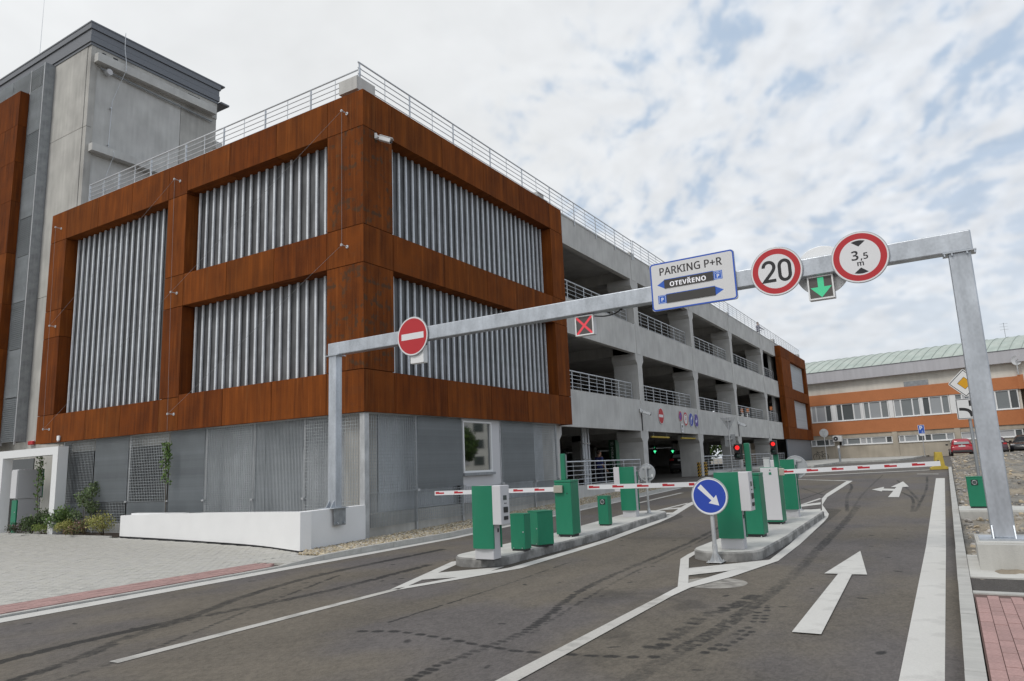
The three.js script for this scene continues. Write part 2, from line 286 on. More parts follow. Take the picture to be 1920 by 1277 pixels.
track([[6, -5.39], [6.92, -5.41], [7.93, -5.43], [10.84, -5.6]], 0.09, 0.04, 0.02, 0.5);
track([[4.6, -2.25], [6.04, -2.19], [6.74, -2.1], [7.45, -2.06], [8.11, -2.04], [9.49, -2], [11.1, -2.02], [13.64, -2.12], [17.61, -2.17], [22, -2.3]], 0.07, 0.03, 0.03, 0.42, [-0.05, 0, 0.05]);
track([[8.2, -2], [9.49, -1.98], [11.1, -2.01], [13.64, -2.11], [17.61, -2.16], [20.16, -2.29], [25.15, -2.52], [31.11, -2.66], [37.8, -2.76]], 0.05, 0.05, 0.03, 0.26, [0], 0.05);
track([[6.2, -1.95], [6.59, -1.92], [7.29, -1.85], [8.21, -1.96]], 0.14, 0.04, 0.03, 0.8, [0, 0.09], 0.3);
track([[6.2, -2.44], [6.7, -2.42], [7.64, -2.4], [8.26, -2.24], [8.95, -2.17]], 0.1, 0.05, 0.05, 0.6, [0, 0.07], 0.3);
track([[3, -7.7], [3.51, -7.85], [4.24, -7.93], [4.76, -7.93], [5.44, -7.96], [6.61, -8.48], [7.91, -8.87], [9.04, -9.02], [12, -9.1]], 0.06, 0.06, 0.05, 0.7, [0, 0.05], 0.1);
track([[3.22, -6.99], [3.81, -7.21], [4.6, -7.65], [5.38, -7.86], [6.33, -7.76], [7.53, -7.69], [10, -7.9]], 0.09, 0.045, 0.045, 0.75, [0, 0.06]);
track([[3.41, -6.62], [3.86, -6.69], [5.06, -7.14], [6.24, -7.65], [8.56, -8.58]], 0.1, 0.04, 0.03, 0.7);
track([[20.16, -2.39], [24.72, -2.88], [30.12, -3.31], [31.71, -3.61], [31, -3.9]], 0.05, 0.035, 0.04, 0.42, [0], 0);
track([[33.23, -1.93], [25.72, -1.11], [22.42, -0.85], [20.11, -0.88]], 0.05, 0.035, 0.035, 0.4, [0], 0);
track([[26.5, -1.45], [24.74, -1.14], [22.97, -1.01], [20.11, -0.94]], 0.05, 0.03, 0.035, 0.5, [0], 0);
track([[35.47, -0.91], [27.85, -0.79], [22.68, -0.83]], 0.05, 0.03, 0.035, 0.45, [0], 0);
track([[29.46, -4.98], [25.9, -3.75]], 0.05, 0.03, 0.035, 0.45, [0], 0);
track([[23.96, -4.14], [27.47, -3.96], [31.07, -3.96]], 0.05, 0.03, 0.035, 0.4, [0], 0);
for (let i = 0; i < 90; i++) stamp(4.5 + rand() * 12, -0.6 - rand() * 9.2, 0.02 + 0.05 * rand(), 0.015 + 0.025 * rand(), rand() * 3, 0.3 + 0.5 * rand());
// darker bitumen patches, fresh tarmac laid round the islands
const fresh = (x, z) => { const e = 0.05 * (fbm(x * 3, z * 3, 256, 3) - 0.5); if (z < -5 ? (z < -6.81 - (x - 7.83) * 0.338 || z > -6.68 + (x - 7.8) * 0.28) : (z < -3.13 - (x - 9.13) * 0.313 || z > -3.03 + (x - 8.5) * 0.175)) return 0; for (const [x0, x1, a, b] of [[9.5, 18.7, -6.98, 0.76], [10.7, 20.4, -3.27, 0.72]]) { const dx = Math.max(x0 - x, 0, x - x1), dz = Math.abs(z - a); if (Math.hypot(dx, dz) + e < b) return 0.42; } return 0; };
const patch = (x, z) => 0.4 * sst(0.5, 0.75, fbm(x * 1.3 + 3, z * 1.6 + 44, 256, 5)) * sst(1.7, 0.3, Math.hypot((x - 8.6) / 1.6, (z + 3.6) / 0.5)) + 0.34 * sst(0.5, 0.72, fbm(x * 2, z * 2.6 + 14, 256, 5)) * sst(2, 0.5, Math.hypot((x - 7) / 1.6, (z + 2.6) / 0.5)) + 0.25 * sst(-0.22, -0.1, z) + fresh(x, z);
const near = colTex(TW, TH, (u, v) => {
  const x = TX0 + u * TXL, z = TZ0 + v * TZL, c = asphaltBase(x, z), w = clamp(wear[Math.min(TH - 1, Math.floor(v * TH)) * TW + Math.min(TW - 1, Math.floor(u * TW))]);
  const p = clamp(patch(x, z)), k = (1 - 0.8 * w) * (1 - p);
  return [c[0] * k, c[1] * k * (1 + 0.02 * w), c[2] * k * (1 + 0.05 * w)];
});
const far = colTex(512, 512, (u, v) => { const a = fbm(u * 6, v * 6, 6, 5), g = vn(u * 200, v * 200, 200), b = fbm(u * 4, v * 16, 4, 4, 16); const k = 1 + 0.34 * (a - 0.5) + 0.3 * (g - 0.5) + 0.3 * (b - 0.5); return [0.11 * k, 0.099 * k, 0.088 * k]; });
const asphaltBump = greyTex(1024, 1024, (u, v) => 0.7 * vn(u * 256, v * 256, 256) + 0.3 * vn(u * 128, v * 128, 128));
M.asphalt = std({ map: near, bumpMap: rep(asphaltBump, 20, 5.5), bumpScale: 0.0035, roughness: 0.88 });
M.asphaltFar = std({ map: rep(far, 0.12), bumpMap: rep(asphaltBump, 0.5), bumpScale: 0.005, roughness: 0.88 });
const road = structGroup('road');
part('asphalt', drape(rect(2, 42, -10.99, -0.03), 0, ([x, z]) => [(x - TX0) / TXL, (z - TZ0) / TZL]), M.asphalt, road);
part('asphalt', [drape(rect(-30, 2, -10.99, -0.03), 0), drape(rect(42, 60, -14, 0.6), 0), drape(rect(31.2, 42, -12.6, -10.99), 0), drape(rect(60, 84, -60, 6), 0)], M.asphaltFar, road);
let layer = 0; const mark = (pts, mat = M.paint, n = 'lane_marking') => part(n, drape(pts, 0.004 + 0.0004 * layer++), mat, road);
const line = (x0, x1, z0, z1, z2 = z0, z3 = z1) => [[x0, z0], [x1, z2], [x1, z3], [x0, z1]];
mark(line(-12, 34, -0.46, -0.2, -0.57, -0.26));                                  // right edge line
mark(line(-12, 7, -10.24, -9.93, -10.36, -10.02).map(p => p), M.paint);          // left edge line
mark([[7.0, -10.36], [7.0, -10.02], [14, -10.13], [31, -10.2], [31, -10.36], [14, -10.36]]);
mark(line(3.9, 7.83, -6.77, -6.63, -6.81, -6.68), M.paintOld);                     // lane line ahead of the first island
mark([[7.8, -6.81], [10.43, -7.69], [10.63, -7.59], [10.38, -7.45], [9.3, -7.12], [8.68, -6.93], [8.06, -6.74]]);
mark([[9.25, -7.13], [10.14, -6.42], [9.6, -6.36], [9, -6.5], [8.62, -6.92]]);
mark([[7.79, -6.68], [8.84, -6.37], [10.04, -6.05], [12.69, -6.15], [17.5, -6.4], [19.05, -6.55], [22.07, -7.05], [24.3, -7.36], [24.6, -7.5], [22.9, -7.42], [21.25, -7.14], [19.5, -6.82], [18.2, -6.73], [17.42, -6.64], [12.53, -6.35], [10.08, -6.27], [9.05, -6.5], [8.1, -6.76]]);
mark([[19.87, -7.56], [20.1, -7.68], [23.3, -7.5], [22.8, -7.41]]);
mark([[20.7, -7.6], [21.05, -7.58], [21.66, -7.15], [21.1, -7.1]]);
mark([[19.45, -7.34], [19.9, -7.2], [19.97, -6.9], [19.5, -6.83], [19.2, -6.97]]);
mark(line(22.6, 28, -9.34, -9.16), M.paintOld);
mark(line(3.2, 8.5, -3.15, -2.98, -3.16, -3.03), M.paintOld);
mark([[8.5, -3.03], [9.13, -3.0], [10.08, -2.73], [11.76, -2.45], [17.6, -2.6], [18.7, -2.65], [19.47, -2.73], [22.1, -3.24], [24.85, -3.47], [33.36, -3.6], [33.8, -3.84], [26.3, -3.69], [24.24, -3.55], [20.71, -3.06], [19.31, -2.88], [17.58, -2.82], [11.9, -2.6], [10.62, -2.89], [9.2, -3.17], [8.5, -3.16]]);
mark([[9.13, -3.17], [11.65, -3.96], [12.23, -4.02], [14.33, -4.12], [19, -4.2], [19, -4.1], [14.07, -4.02], [12.56, -3.93], [11.75, -3.85], [9.35, -3.1]]);
mark([[10.7, -3.52], [11.88, -2.58], [10.6, -2.9], [10.05, -3.32]]);
mark([[22.05, -3.85], [24.4, -3.64], [24.2, -3.54], [22.4, -3.72]]);
mark([[21.4, -3.74], [22.05, -3.83], [22.91, -3.39], [22.2, -3.3]]);
mark([[20.09, -3.49], [20.43, -3.55], [20.87, -3.11], [20.2, -3.03]]);
mark([[33.4, -3.62], [33.75, -3.82], [35.2, -5.6], [36.8, -7.4], [36.6, -7.45], [34.9, -5.6], [33.3, -3.84]], M.paintOld);
mark([[38.2, -6.6], [39.6, -3.9], [41, -0.88], [41.5, -0.88], [40.2, -3.9], [38.7, -6.6]], M.paintOld);
mark([[37.4, -1.35], [36.9, -0.5], [37.3, -0.5], [37.8, -1.35]], M.paintOld);
mark([[13.22, -1.44], [10.71, -1.12], [10.68, -1.3], [7.13, -1.18], [7.13, -1.43], [10.68, -1.47], [10.67, -1.64]], M.paint, 'arrow_marking');
mark([[32.19, -1.67], [29.05, -1.35], [28.89, -1.54], [24.42, -1.43], [24.47, -1.73], [27.12, -1.73], [27.32, -2.07], [26.9, -2.06], [27.89, -2.44], [29.2, -2.14], [28.29, -2.1], [28.03, -1.74], [28.95, -1.74], [29, -1.92]], M.paint, 'arrow_marking');
{ const c = []; for (let i = 0; i < 28; i++) { const a = i / 28 * 6.2832; c.push([9.58 + 0.42 * Math.cos(a), -2.83 + 0.42 * Math.sin(a)]); } part('manhole_cover', drape(c, 0.002), std({ map: rep(concTex([0.3, 0.285, 0.26], 1.1, 5), 1.4), bumpMap: rep(bumpFine, 4), bumpScale: 0.006, roughness: 0.9 }), road); }

// kerbs: stones one metre long
function kerb(name, x0, x1, z0, z1, top, L = 1) {
  const g = structGroup(name); const stones = [];
  for (let x = x0; x < x1 - 0.01; x += L) { const e = Math.min(x + L, x1) - 0.008, h = (rand() - 0.5) * 0.006, t = typeof top === 'function' ? top : () => top; UVO = [rand() * 5, rand() * 5];
    const q = bx(x, e, 0, 1, z0 + (rand() - 0.5) * 0.004, z1); const p = q.attributes.position; for (let i = 0; i < p.count; i++) { const X = p.getX(i); p.setY(i, p.getY(i) > 0.5 ? gh(X) + t(X) + h : gh(X) - 0.15); } q.computeVertexNormals(); part('kerbstone', q, M.kerb, g); }
  UVO = [0, 0]; return g;
}
kerb('right_kerb', 3, 42, -0.095, 0.03, 0.1);
kerb('left_kerb', 2, 32, -10.47, -10.37, x => 0.03 + 0.09 * sst(8.7, 10.6, x));

// block paving: each block near the camera is a part, the rest are joined
function blocks(parent, list, mats, nParts, nm = 'paving_block') {
  // list: [x, z, lx, lz, y] nearest first
  const geos = {}; const G = (lx, lz) => geos[lx + '_' + lz] ||= (() => { const g = new THREE.BoxGeometry(lx, 0.06, lz); const p = g.attributes.position; for (let i = 0; i < p.count; i++) if (p.getY(i) > 0) { p.setX(i, p.getX(i) - Math.sign(p.getX(i)) * 0.002); p.setZ(i, p.getZ(i) - Math.sign(p.getZ(i)) * 0.002); } g.computeVertexNormals(); return g; })();
  list.slice(0, nParts).forEach(b => { const m = new THREE.Mesh(G(b[2], b[3]), mats[Math.floor(rand() * mats.length)]); m.name = numbered(nm); m.position.set(b[0], b[4] - 0.03 + (rand() - 0.5) * 0.004, b[1]); m.rotation.set((rand() - 0.5) * 0.012, 0, (rand() - 0.5) * 0.012); m.receiveShadow = true; parent.add(m); });
  const restL = list.slice(nParts); if (!restL.length) return;
  const by = {}; restL.forEach(b => (by[b[2] + '_' + b[3]] ||= []).push(b));
  for (const k in by) { const l = by[k], im = new THREE.InstancedMesh(G(l[0][2], l[0][3]), mats[0].userData.plain || mats[0], l.length), o = new THREE.Object3D(), col = new THREE.Color(); l.forEach((b, i) => { o.position.set(b[0], b[4] - 0.03 + (rand() - 0.5) * 0.004, b[1]); o.rotation.set((rand() - 0.5) * 0.012, 0, (rand() - 0.5) * 0.012); o.updateMatrix(); im.setMatrixAt(i, o.matrix); const t = 0.95 + 0.1 * rand(); im.setColorAt(i, col.setRGB(t, t, t * (0.98 + 0.04 * rand()))); }); im.name = numbered('paving_blocks'); im.userData.kind = 'stuff'; im.receiveShadow = true; parent.add(im); }
}
const blockTex = (r, g, b, s) => colTex(128, 128, (u, v) => { const k = 1 + 0.35 * (fbm(u * 6 + s, v * 6, 6, 4) - 0.5) + 0.2 * (vn(u * 64, v * 64) - 0.5); return [r * k, g * k, b * k]; });
const greyMats = [0, 1, 2, 3].map(i => std({ map: blockTex(0.42, 0.412, 0.385, i * 3), color: rgb(0.92 + 0.05 * i, 0.92 + 0.05 * i, 0.92 + 0.048 * i), roughness: 0.92 }));
const redMats = [0, 1, 2, 3].map(i => std({ map: blockTex(0.35, 0.22, 0.205, i * 3 + 1), color: rgb(0.92 + 0.06 * i, 0.93 + 0.055 * i, 0.93 + 0.055 * i), roughness: 0.92 }));
greyMats[0].userData.plain = greyMats[2]; redMats[0].userData.plain = redMats[1];
{
  const plaza = structGroup('plaza');
  part('bedding', drape([[-4, -11.2], [9.2, -11.2], [10.9, -11.5], [10.9, -12], [12.45, -21], [12.75, -27], [12.75, -45], [-4, -45]], -0.005), std({ color: rgb(0.24, 0.235, 0.215), roughness: 1 }), plaza);
  const L = [];
  const edge = z => z > -11.65 ? 10.5 : z > -21.04 ? 10.5 + 1.65 * Math.pow((-11.65 - z) / 9.4, 0.55) - 0.02 : 12.4;
  for (let r = 0; r < 95; r++) for (let c = 0; c < 100; c++) { const x = 3 + r * 0.1 + 0.05, z = -11.22 - (c + (r % 2) * 0.5) * 0.2 - 0.1; if (x > edge(z) - 0.02 || z < -11.2 - 2.6 - (x - 3) * 2.35 - 3) continue; if (x > 9.2 && z > -11.45) continue; if (c === 0 && r % 2) L.push([x, -11.27, 0.099, 0.099, 0.035]); L.push([x, z, 0.099, 0.199, 0.035]); }
  for (let x = 9.3; x < 10.5; x += 0.1) for (let z = -11.38; z < -10.55 - 0.2 * (x - 9.3); z += 0.2) if (z > -11.45) L.push([x, z, 0.099, 0.199, 0.035]);
  L.sort((a, b) => Math.hypot(a[0], a[1]) - Math.hypot(b[0], b[1]));
  blocks(plaza, L, greyMats, 300);
  const strip = structGroup('warning_strip');
  part('bedding', drape([[2, -11.2], [9.2, -11.2], [8.9, -10.47], [2, -10.47]], -0.004), std({ color: rgb(0.2, 0.12, 0.105), roughness: 1 }), strip);
  const S = []; for (let x = 2.4; x < 9.15; x += 0.2) for (let i = 0; i < 7; i++) { const z = -10.56 - i * 0.1; if (x > 9.2 - 0.4 * (z + 11.2)) continue; S.push([x + (i % 2) * 0.1, z, 0.198, 0.0985, 0.036]); }
  S.sort((a, b) => Math.hypot(a[0], a[1]) - Math.hypot(b[0], b[1])); blocks(strip, S, redMats, 290);
  const walk = structGroup('sidewalk');
  part('bedding', drape(rect(3, 9.12, 0.04, 2.4), 0.09), std({ color: rgb(0.12, 0.075, 0.065), roughness: 1 }), walk);
  const W = []; for (let x = 3.2; x < 9.0; x += 0.2) for (let i = 0; i < 22; i++) { const z = 0.1 + i * 0.1; if (i === 9) continue; const X = x + (i % 2) * 0.1; if (X > 9.0) continue; W.push([X, z, 0.1985, 0.0985, 0.1]); }
  W.sort((a, b) => Math.hypot(a[0] - 7, (a[1]) * 1.5) - Math.hypot(b[0] - 7, (b[1]) * 1.5)); blocks(walk, W, redMats, 290);
  UVO = [1, 1]; part('edging_stone', slab(rect(3, 9.12, 0.955, 1.04), 0.1), M.kerb, walk); part('edging_stone', slab(rect(9.12, 9.26, 0.035, 2.4), 0.105), M.kerb, walk); UVO = [0, 0];
  part('tarmac_strip', slab(rect(9.26, 10.35, 0.035, 2.4), 0.07), std({ map: rep(far, 0.3), color: rgb(0.75, 0.75, 0.78), bumpMap: rep(asphaltBump, 0.6), bumpScale: 0.02, roughness: 0.9 }), walk);
  part('concrete_pad', slab([[10.36, 0.035], [12.45, 0.035], [12.4, 0.3], [12.6, 2.2], [10.4, 2.2]], 0.085), M.island, walk);
}
// far pavement beyond the junction
struct('far_pavement', [slab([[46, -11.8], [49.5, -7.5], [57.5, -6.9], [60.5, -3.2], [64, -2.4], [83.4, -1.6], [84, -11.8]], 0.12)], std({ map: rep(concTex([0.4, 0.395, 0.37], 0.6, 63), 0.15), roughness: 0.95 }));
struct('verge', [drape([[66.5, -11.9], [83, -11.7], [80.3, 2], [79, 2], [81.5, -10.6], [66.5, -10.9]], 0.124)], std({ map: rep(colTex(256, 256, (u, v) => { const a = fbm(u * 12, v * 12, 12, 4), t = sst(0.35, 0.65, a); return [mix(0.1, 0.2, t), mix(0.11, 0.19, t), mix(0.045, 0.13, t)]; }), 0.5), roughness: 1 }));

// gravel between kerb and garage, rubble on the building site at right
const pebble = new THREE.IcosahedronGeometry(1, 0);
function scatter(name, n, place, mat, cols, geo = pebble) {
  const im = new THREE.InstancedMesh(geo, mat, n), o = new THREE.Object3D(), c = new THREE.Color();
  for (let i = 0; i < n; i++) { const p = place(i); o.position.set(p[0], p[1], p[2]); o.scale.set(p[3] * (0.8 + 0.6 * rand()), p[3] * (0.45 + 0.4 * rand()), p[3] * (0.8 + 0.6 * rand())); o.rotation.set(rand() * 0.7, rand() * 6.3, rand() * 0.7); o.updateMatrix(); im.setMatrixAt(i, o.matrix); const q = cols[Math.floor(rand() * cols.length)], k = 0.75 + 0.5 * rand(); im.setColorAt(i, c.setRGB(q[0] * k, q[1] * k, q[2] * k)); }
  im.name = numbered(name); im.userData = { kind: 'stuff' }; im.castShadow = im.receiveShadow = true; scene.add(im); return im;
}
const stoneMat = std({ color: 0xffffff, roughness: 0.9 });
struct('gravel_bed', drape([[10.62, -11.62], [10.2, -10.47], [32, -10.47], [32, -12.4], [12.9, -12.4], [12.7, -11.9]], 0.035), std({ color: rgb(0.3, 0.26, 0.19), roughness: 1 }));
const gravel = scatter('gravel', 15000, () => { let x, z; do { x = 10.3 + Math.pow(rand(), 1.4) * 21; z = -10.5 - rand() * 1.75; } while (x < 12.8 && z < -11.62 - 0.13 * (x - 10.6) || x < 10.62 && z < -11.4); return [x, gh(x) + 0.045 + 0.03 * rand(), z, 0.016 + 0.016 * rand()]; }, stoneMat, [[0.42, 0.36, 0.25], [0.5, 0.44, 0.33], [0.36, 0.29, 0.19], [0.46, 0.43, 0.38], [0.3, 0.26, 0.2]]);
gravel.userData.label = 'pale gravel strip along the foot of the garage';
gravel.userData.category = 'gravel';
{
  const nx = 150, nz = 90, P = [], T = [], I = [];
  const X = i => 10.2 + 64 * Math.pow(i / nx, 1.35), Z = j => 0.04 + 34 * Math.pow(j / nz, 1.7);
  const hh = (x, z) => gh(x) + 0.0 + 0.5 * (fbm(x * 0.35 + 4, z * 0.5 + 9, 256, 4) - 0.42) * sst(0.0, 1.6, z) + 0.13 * (fbm(x * 2.3, z * 2.3, 256, 4) - 0.5) * sst(0, 0.3, z) + 0.05 * (fbm(x * 7, z * 7, 256, 2) - 0.5) + 0.05 - 0.06 * sst(11.2, 12.6, x) * sst(1.2, 0.6, z);
  for (let i = 0; i <= nx; i++) for (let j = 0; j <= nz; j++) { const x = X(i), z = Z(j); P.push(x, hh(x, z), z); T.push(x, z); }
  for (let i = 0; i < nx; i++) for (let j = 0; j < nz; j++) { const a = i * (nz + 1) + j, b = a + nz + 1; I.push(a, a + 1, b, b, a + 1, b + 1); }
  const g = new THREE.BufferGeometry(); g.setAttribute('position', new THREE.Float32BufferAttribute(P, 3)); g.setAttribute('uv', new THREE.Float32BufferAttribute(T, 2)); g.setIndex(I); g.computeVertexNormals();
  struct('rough_ground', g, M.dirt);
  scatter('rubble', 6000, i => { const x = 12.7 + Math.pow(rand(), 1.7) * 55, z = 0.12 + Math.pow(rand(), 1.5) * (3 + 0.25 * x); const s = (0.01 + 0.05 * Math.pow(rand(), 5)) * (1 + x * 0.015); return [x, hh(x, z) + s * 0.2, z, s]; }, stoneMat, [[0.3, 0.28, 0.25], [0.4, 0.36, 0.3], [0.46, 0.38, 0.27], [0.22, 0.21, 0.2], [0.38, 0.36, 0.34]]);
}

// traffic islands
function island(x0, x1, zc, hw, skew = 0) {
  const n = 14, o = []; const f = (x, z) => [x, z + skew * (x - x0)];
  for (let i = 0; i <= n; i++) { const a = Math.PI / 2 + Math.PI * i / n; o.push(f(x0 + hw + Math.cos(a) * hw, zc + Math.sin(a) * hw)); }
  for (let i = 0; i <= n; i++) { const a = -Math.PI / 2 + Math.PI * i / n; o.push(f(x1 - hw + Math.cos(a) * hw, zc + Math.sin(a) * hw)); }
  const inset = o.map(p => { const cx = clamp(p[0], x0 + hw, x1 - hw), cz = zc + skew * (cx - x0), d = Math.hypot(p[0] - cx, p[1] - cz); const k = (d - 0.025) / d; return [cx + (p[0] - cx) * k, cz + (p[1] - cz) * k]; });
  const g = [drape(inset, 0.15)], P = [], T = [];
  const ring = (A, ya, B, yb) => { for (let i = 0; i < A.length; i++) { const j = (i + 1) % A.length, q = [[A[i], ya], [A[j], ya], [B[j], yb], [B[i], yb]].map(([p, y]) => [p[0], gh(p[0]) + y, p[1]]); for (const k of [0, 2, 1, 0, 3, 2]) { P.push(...q[k]); T.push(q[k][0] + q[k][2], q[k][1]); } } };
  // split long sides where the slope changes
  const cut = L => { const r = []; for (let i = 0; i < L.length; i++) { const a = L[i], b = L[(i + 1) % L.length]; r.push(a); if ((a[0] - 14) * (b[0] - 14) < 0) { const k = (14 - a[0]) / (b[0] - a[0]); r.push([14, a[1] + (b[1] - a[1]) * k]); } } return r; };
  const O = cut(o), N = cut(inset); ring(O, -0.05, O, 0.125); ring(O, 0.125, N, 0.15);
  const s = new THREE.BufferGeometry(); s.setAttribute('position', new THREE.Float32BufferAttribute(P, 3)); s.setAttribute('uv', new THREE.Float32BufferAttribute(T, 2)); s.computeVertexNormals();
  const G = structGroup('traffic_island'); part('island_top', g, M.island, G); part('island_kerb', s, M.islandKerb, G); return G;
}
island(9.93, 19.1, -6.98, 0.5, -0.018);
island(11.5, 19.2, -3.27, 0.55, 0.0);

// ---------------------------------------------------------------- parking garage
const XF = 12.76, ZF = -11.92, ZC = -12.4;
const garage = thing('parking_garage', 'long concrete multi-storey car park with rust-brown steel corner and open decks', 'car park', [12.76, 0, -11.92], 0, { world: true });
{
  const G = garage, P = (n, g, m, p = G) => part(n, g, m, p);
  const ru = () => { UVO = [rand() * 9, rand() * 9]; };
  const bright = i => M.rust[Math.floor(rand() * 5)];
  const T = 0.5, J = 0.009;
  // corner column: L-shaped sheets, five storeys of panel
  const rows = [[3.06, 4.12], [4.12, 6.83], [6.83, 7.84], [7.84, 10.52], [10.52, 11.55]];
  rows.forEach(([a, b], i) => { ru(); P('rust_panel', [bx(XF, XF + T, a + J, b - J, -13.2 + J, ZF), bx(XF + T, 13.9 - J, a + J, b - J, ZF - T, ZF)], i % 2 ? M.rustDark : M.rust[0]); });
  // right face
  const strip = (x0, x1, y0, y1, n) => { for (let i = 0; i < n; i++) { ru(); P('rust_panel', bx(x0 + (x1 - x0) * i / n + J, x0 + (x1 - x0) * (i + 1) / n - J, y0 + J, y1 - J, ZF - T, ZF), bright()); } };
  for (const [a, b] of [rows[0], rows[2], rows[4]]) strip(13.9, 23.0, a, b, 4);
  for (const [a, b] of rows) strip(23.0, 24.0, a, b, 1);
  // left face
  const stripL = (z0, z1, y0, y1, n) => { for (let i = 0; i < n; i++) { ru(); P('rust_panel', bx(XF, XF + T, y0 + J, y1 - J, z0 + (z1 - z0) * i / n + J, z0 + (z1 - z0) * (i + 1) / n - J), bright()); } };
  stripL(-26.4, -20.27, 3.06, 4.05, 3); stripL(-26.4, -20.27, 10.44, 11.55, 3);
  for (const [a, b] of [rows[0], rows[2], rows[4]]) stripL(-19.3, -13.2, a, b, 3);
  for (const [a, b] of [[3.06, 4.05], [4.05, 6.83], [6.83, 7.84], [7.84, 10.44], [10.44, 11.55]]) { stripL(-20.27, -19.3, a, b, 1); stripL(-27.5, -26.4, a, b, 1); }
  // far corner
  for (const [a, b] of rows) { strip(67.2, 71.5, a, b, 1); strip(79.7, 80.6, a, b, 1); }
  for (const [a, b] of [rows[0], rows[2], rows[4]]) strip(71.5, 79.7, a, b, 3);

  // finned windows: dark sheet with reflections painted as smears, then upright galvanised slats with a bright front lip
  const slatGeo = (h, lip) => mergeG([bx(-lip / 2, lip / 2, 0, h, -0.012, 0), bx(lip / 2 - 0.01, lip / 2, 0, h, -0.05, -0.0125), bx(-lip / 2, -lip / 2 + 0.01, 0, h, -0.05, -0.0125)]);
  function louvre(back, n, place, h, ry, lip) {
    const w = P('louvre_window', back, M.sheenSheet), g = slatGeo(h, lip);
    for (let i = 0; i < n; i++) { const m = new THREE.Mesh(g, M.slat); m.name = numbered('slat'); const p = place(i); m.position.set(p[0] - 12.76, p[1], p[2] + 11.92); m.rotation.y = ry; m.castShadow = m.receiveShadow = true; w.add(m); }
  }
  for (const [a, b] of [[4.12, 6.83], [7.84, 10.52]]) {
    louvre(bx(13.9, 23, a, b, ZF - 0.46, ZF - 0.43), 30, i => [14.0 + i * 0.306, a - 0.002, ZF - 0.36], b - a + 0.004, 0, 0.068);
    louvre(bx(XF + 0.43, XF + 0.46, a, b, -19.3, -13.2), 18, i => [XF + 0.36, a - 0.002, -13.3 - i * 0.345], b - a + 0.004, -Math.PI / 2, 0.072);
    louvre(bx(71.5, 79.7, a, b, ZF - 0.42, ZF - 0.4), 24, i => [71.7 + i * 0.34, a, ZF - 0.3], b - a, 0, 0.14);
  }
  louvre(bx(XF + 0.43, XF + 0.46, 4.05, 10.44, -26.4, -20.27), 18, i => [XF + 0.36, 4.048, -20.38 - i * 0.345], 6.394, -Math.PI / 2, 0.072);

  // concrete frame
  const cols = [23.5, 32.72, 41.9, 51.2, 61.4], bays = [[23.95, 32.42], [33.02, 41.6], [42.2, 50.9], [51.5, 61.1], [61.7, 67.15]];
  const lv = [[3.05, 4.53], [6.8, 8.26], [10.55, 11.86]];
  for (const [a, b] of lv) for (const [p, q] of bays) { ru(); P('spandrel', bx(p + 0.005, q - 0.005, a, b, ZC - 0.25, ZC), M.concrete); }
  for (const c of cols) for (let s = 0; s < 3; s++) {
    ru(); const y0 = s ? lv[s - 1][1] - 1.46 : -0.1, y1 = lv[s][0], t = s === 2 ? 11.98 : lv[s][1] - 0.02;
    const cap = prism([[-0.3, -1.0], [-0.3, -0.52], [-0.5, -0.32], [-0.5, 0], [0.5, 0], [0.5, -0.32], [0.3, -0.52], [0.3, -1.0]], 1.25); cap.translate(c, y1 + 0.0, ZC - 1.25); { const u = cap.attributes.uv; for (let i = 0; i < u.count; i++) u.setXY(i, u.getX(i), u.getY(i)); }
    P('column', [bx(c - 0.3, c + 0.3, y0, y1 - 1.0, ZC - 1.25, ZC - 0.004), cap, bx(c - 0.285, c + 0.285, y1, t, ZC - 0.3, ZC + 0.012)], M.concrete);
    ru(); P('crossbeam', bx(c - 0.3, c + 0.3, y1 - 0.02, y1 + 0.62, -43.8, ZC - 0.31), M.interior);
  }
  UVO = [0, 0];
  // decks, walls behind the rust corners, end wall with an open louvre
  const deckTop = std({ map: rep(far, 0.1), roughness: 0.85 });
  for (const [a, b] of lv) { P('deck_slab', [bx(20.02, 80.2, a + 0.5, b - 0.3, -44, ZC - 0.26), bx(13.4, 20.01, a + 0.5, b - 0.3, -27.3, ZC - 0.3)], M.interior); P('deck_surface', [bx(20.03, 79.9, b - 0.299, b - 0.28, -43.9, ZC - 0.27), bx(13.5, 20.02, b - 0.299, b - 0.28, -27.2, ZC - 0.31)], deckTop); }
  P('parapet', [bx(XF + 0.55, 23.2, 11.35, 11.8, ZC - 0.3, ZC), bx(13.3, 13.6, 11.35, 11.74, -27.3, ZC - 0.3), bx(67.2, 80.4, 11.35, 11.86, ZC - 0.3, ZC)], M.concrete);
  P('parapet_block', [bx(12.98, 13.7, 11.8, 12.18, ZC - 0.6, ZC + 0.06)], M.concrete); P('parapet_block', bx(23.0, 23.5, 11.8, 12.12, ZC - 0.4, ZC + 0.01), M.concrete); P('parapet_block', bx(66.9, 67.6, 11.86, 12.15, ZC - 0.4, ZC + 0.01), M.concrete); P('parapet_block', bx(79.6, 80.3, 11.86, 12.2, ZC - 0.4, ZC + 0.01), M.concrete);
  for (const g of [bx(13.5, 23.3, 3.06, 11.3, ZC - 0.75, ZC - 0.55), bx(13.5, 13.7, 3.06, 11.3, -27.3, ZC - 0.8), bx(67.2, 80.2, 3.05, 11.3, ZC - 0.7, ZC - 0.5), bx(20, 80.2, -0.1, 11.3, -44.2, -44)]) P('inner_wall', g, M.interior);
  P('end_wall', [bx(80, 80.25, 6.9, 11.3, -44, ZC - 0.71), bx(80, 80.25, 3.06, 4.5, -44, ZC - 0.71), bx(80, 80.25, 4.5, 6.9, -44, -27), bx(80, 80.25, 0, 3.05, -44, -25), bx(80, 80.25, 0, 3.05, -17, ZC - 0.5)], M.interior);
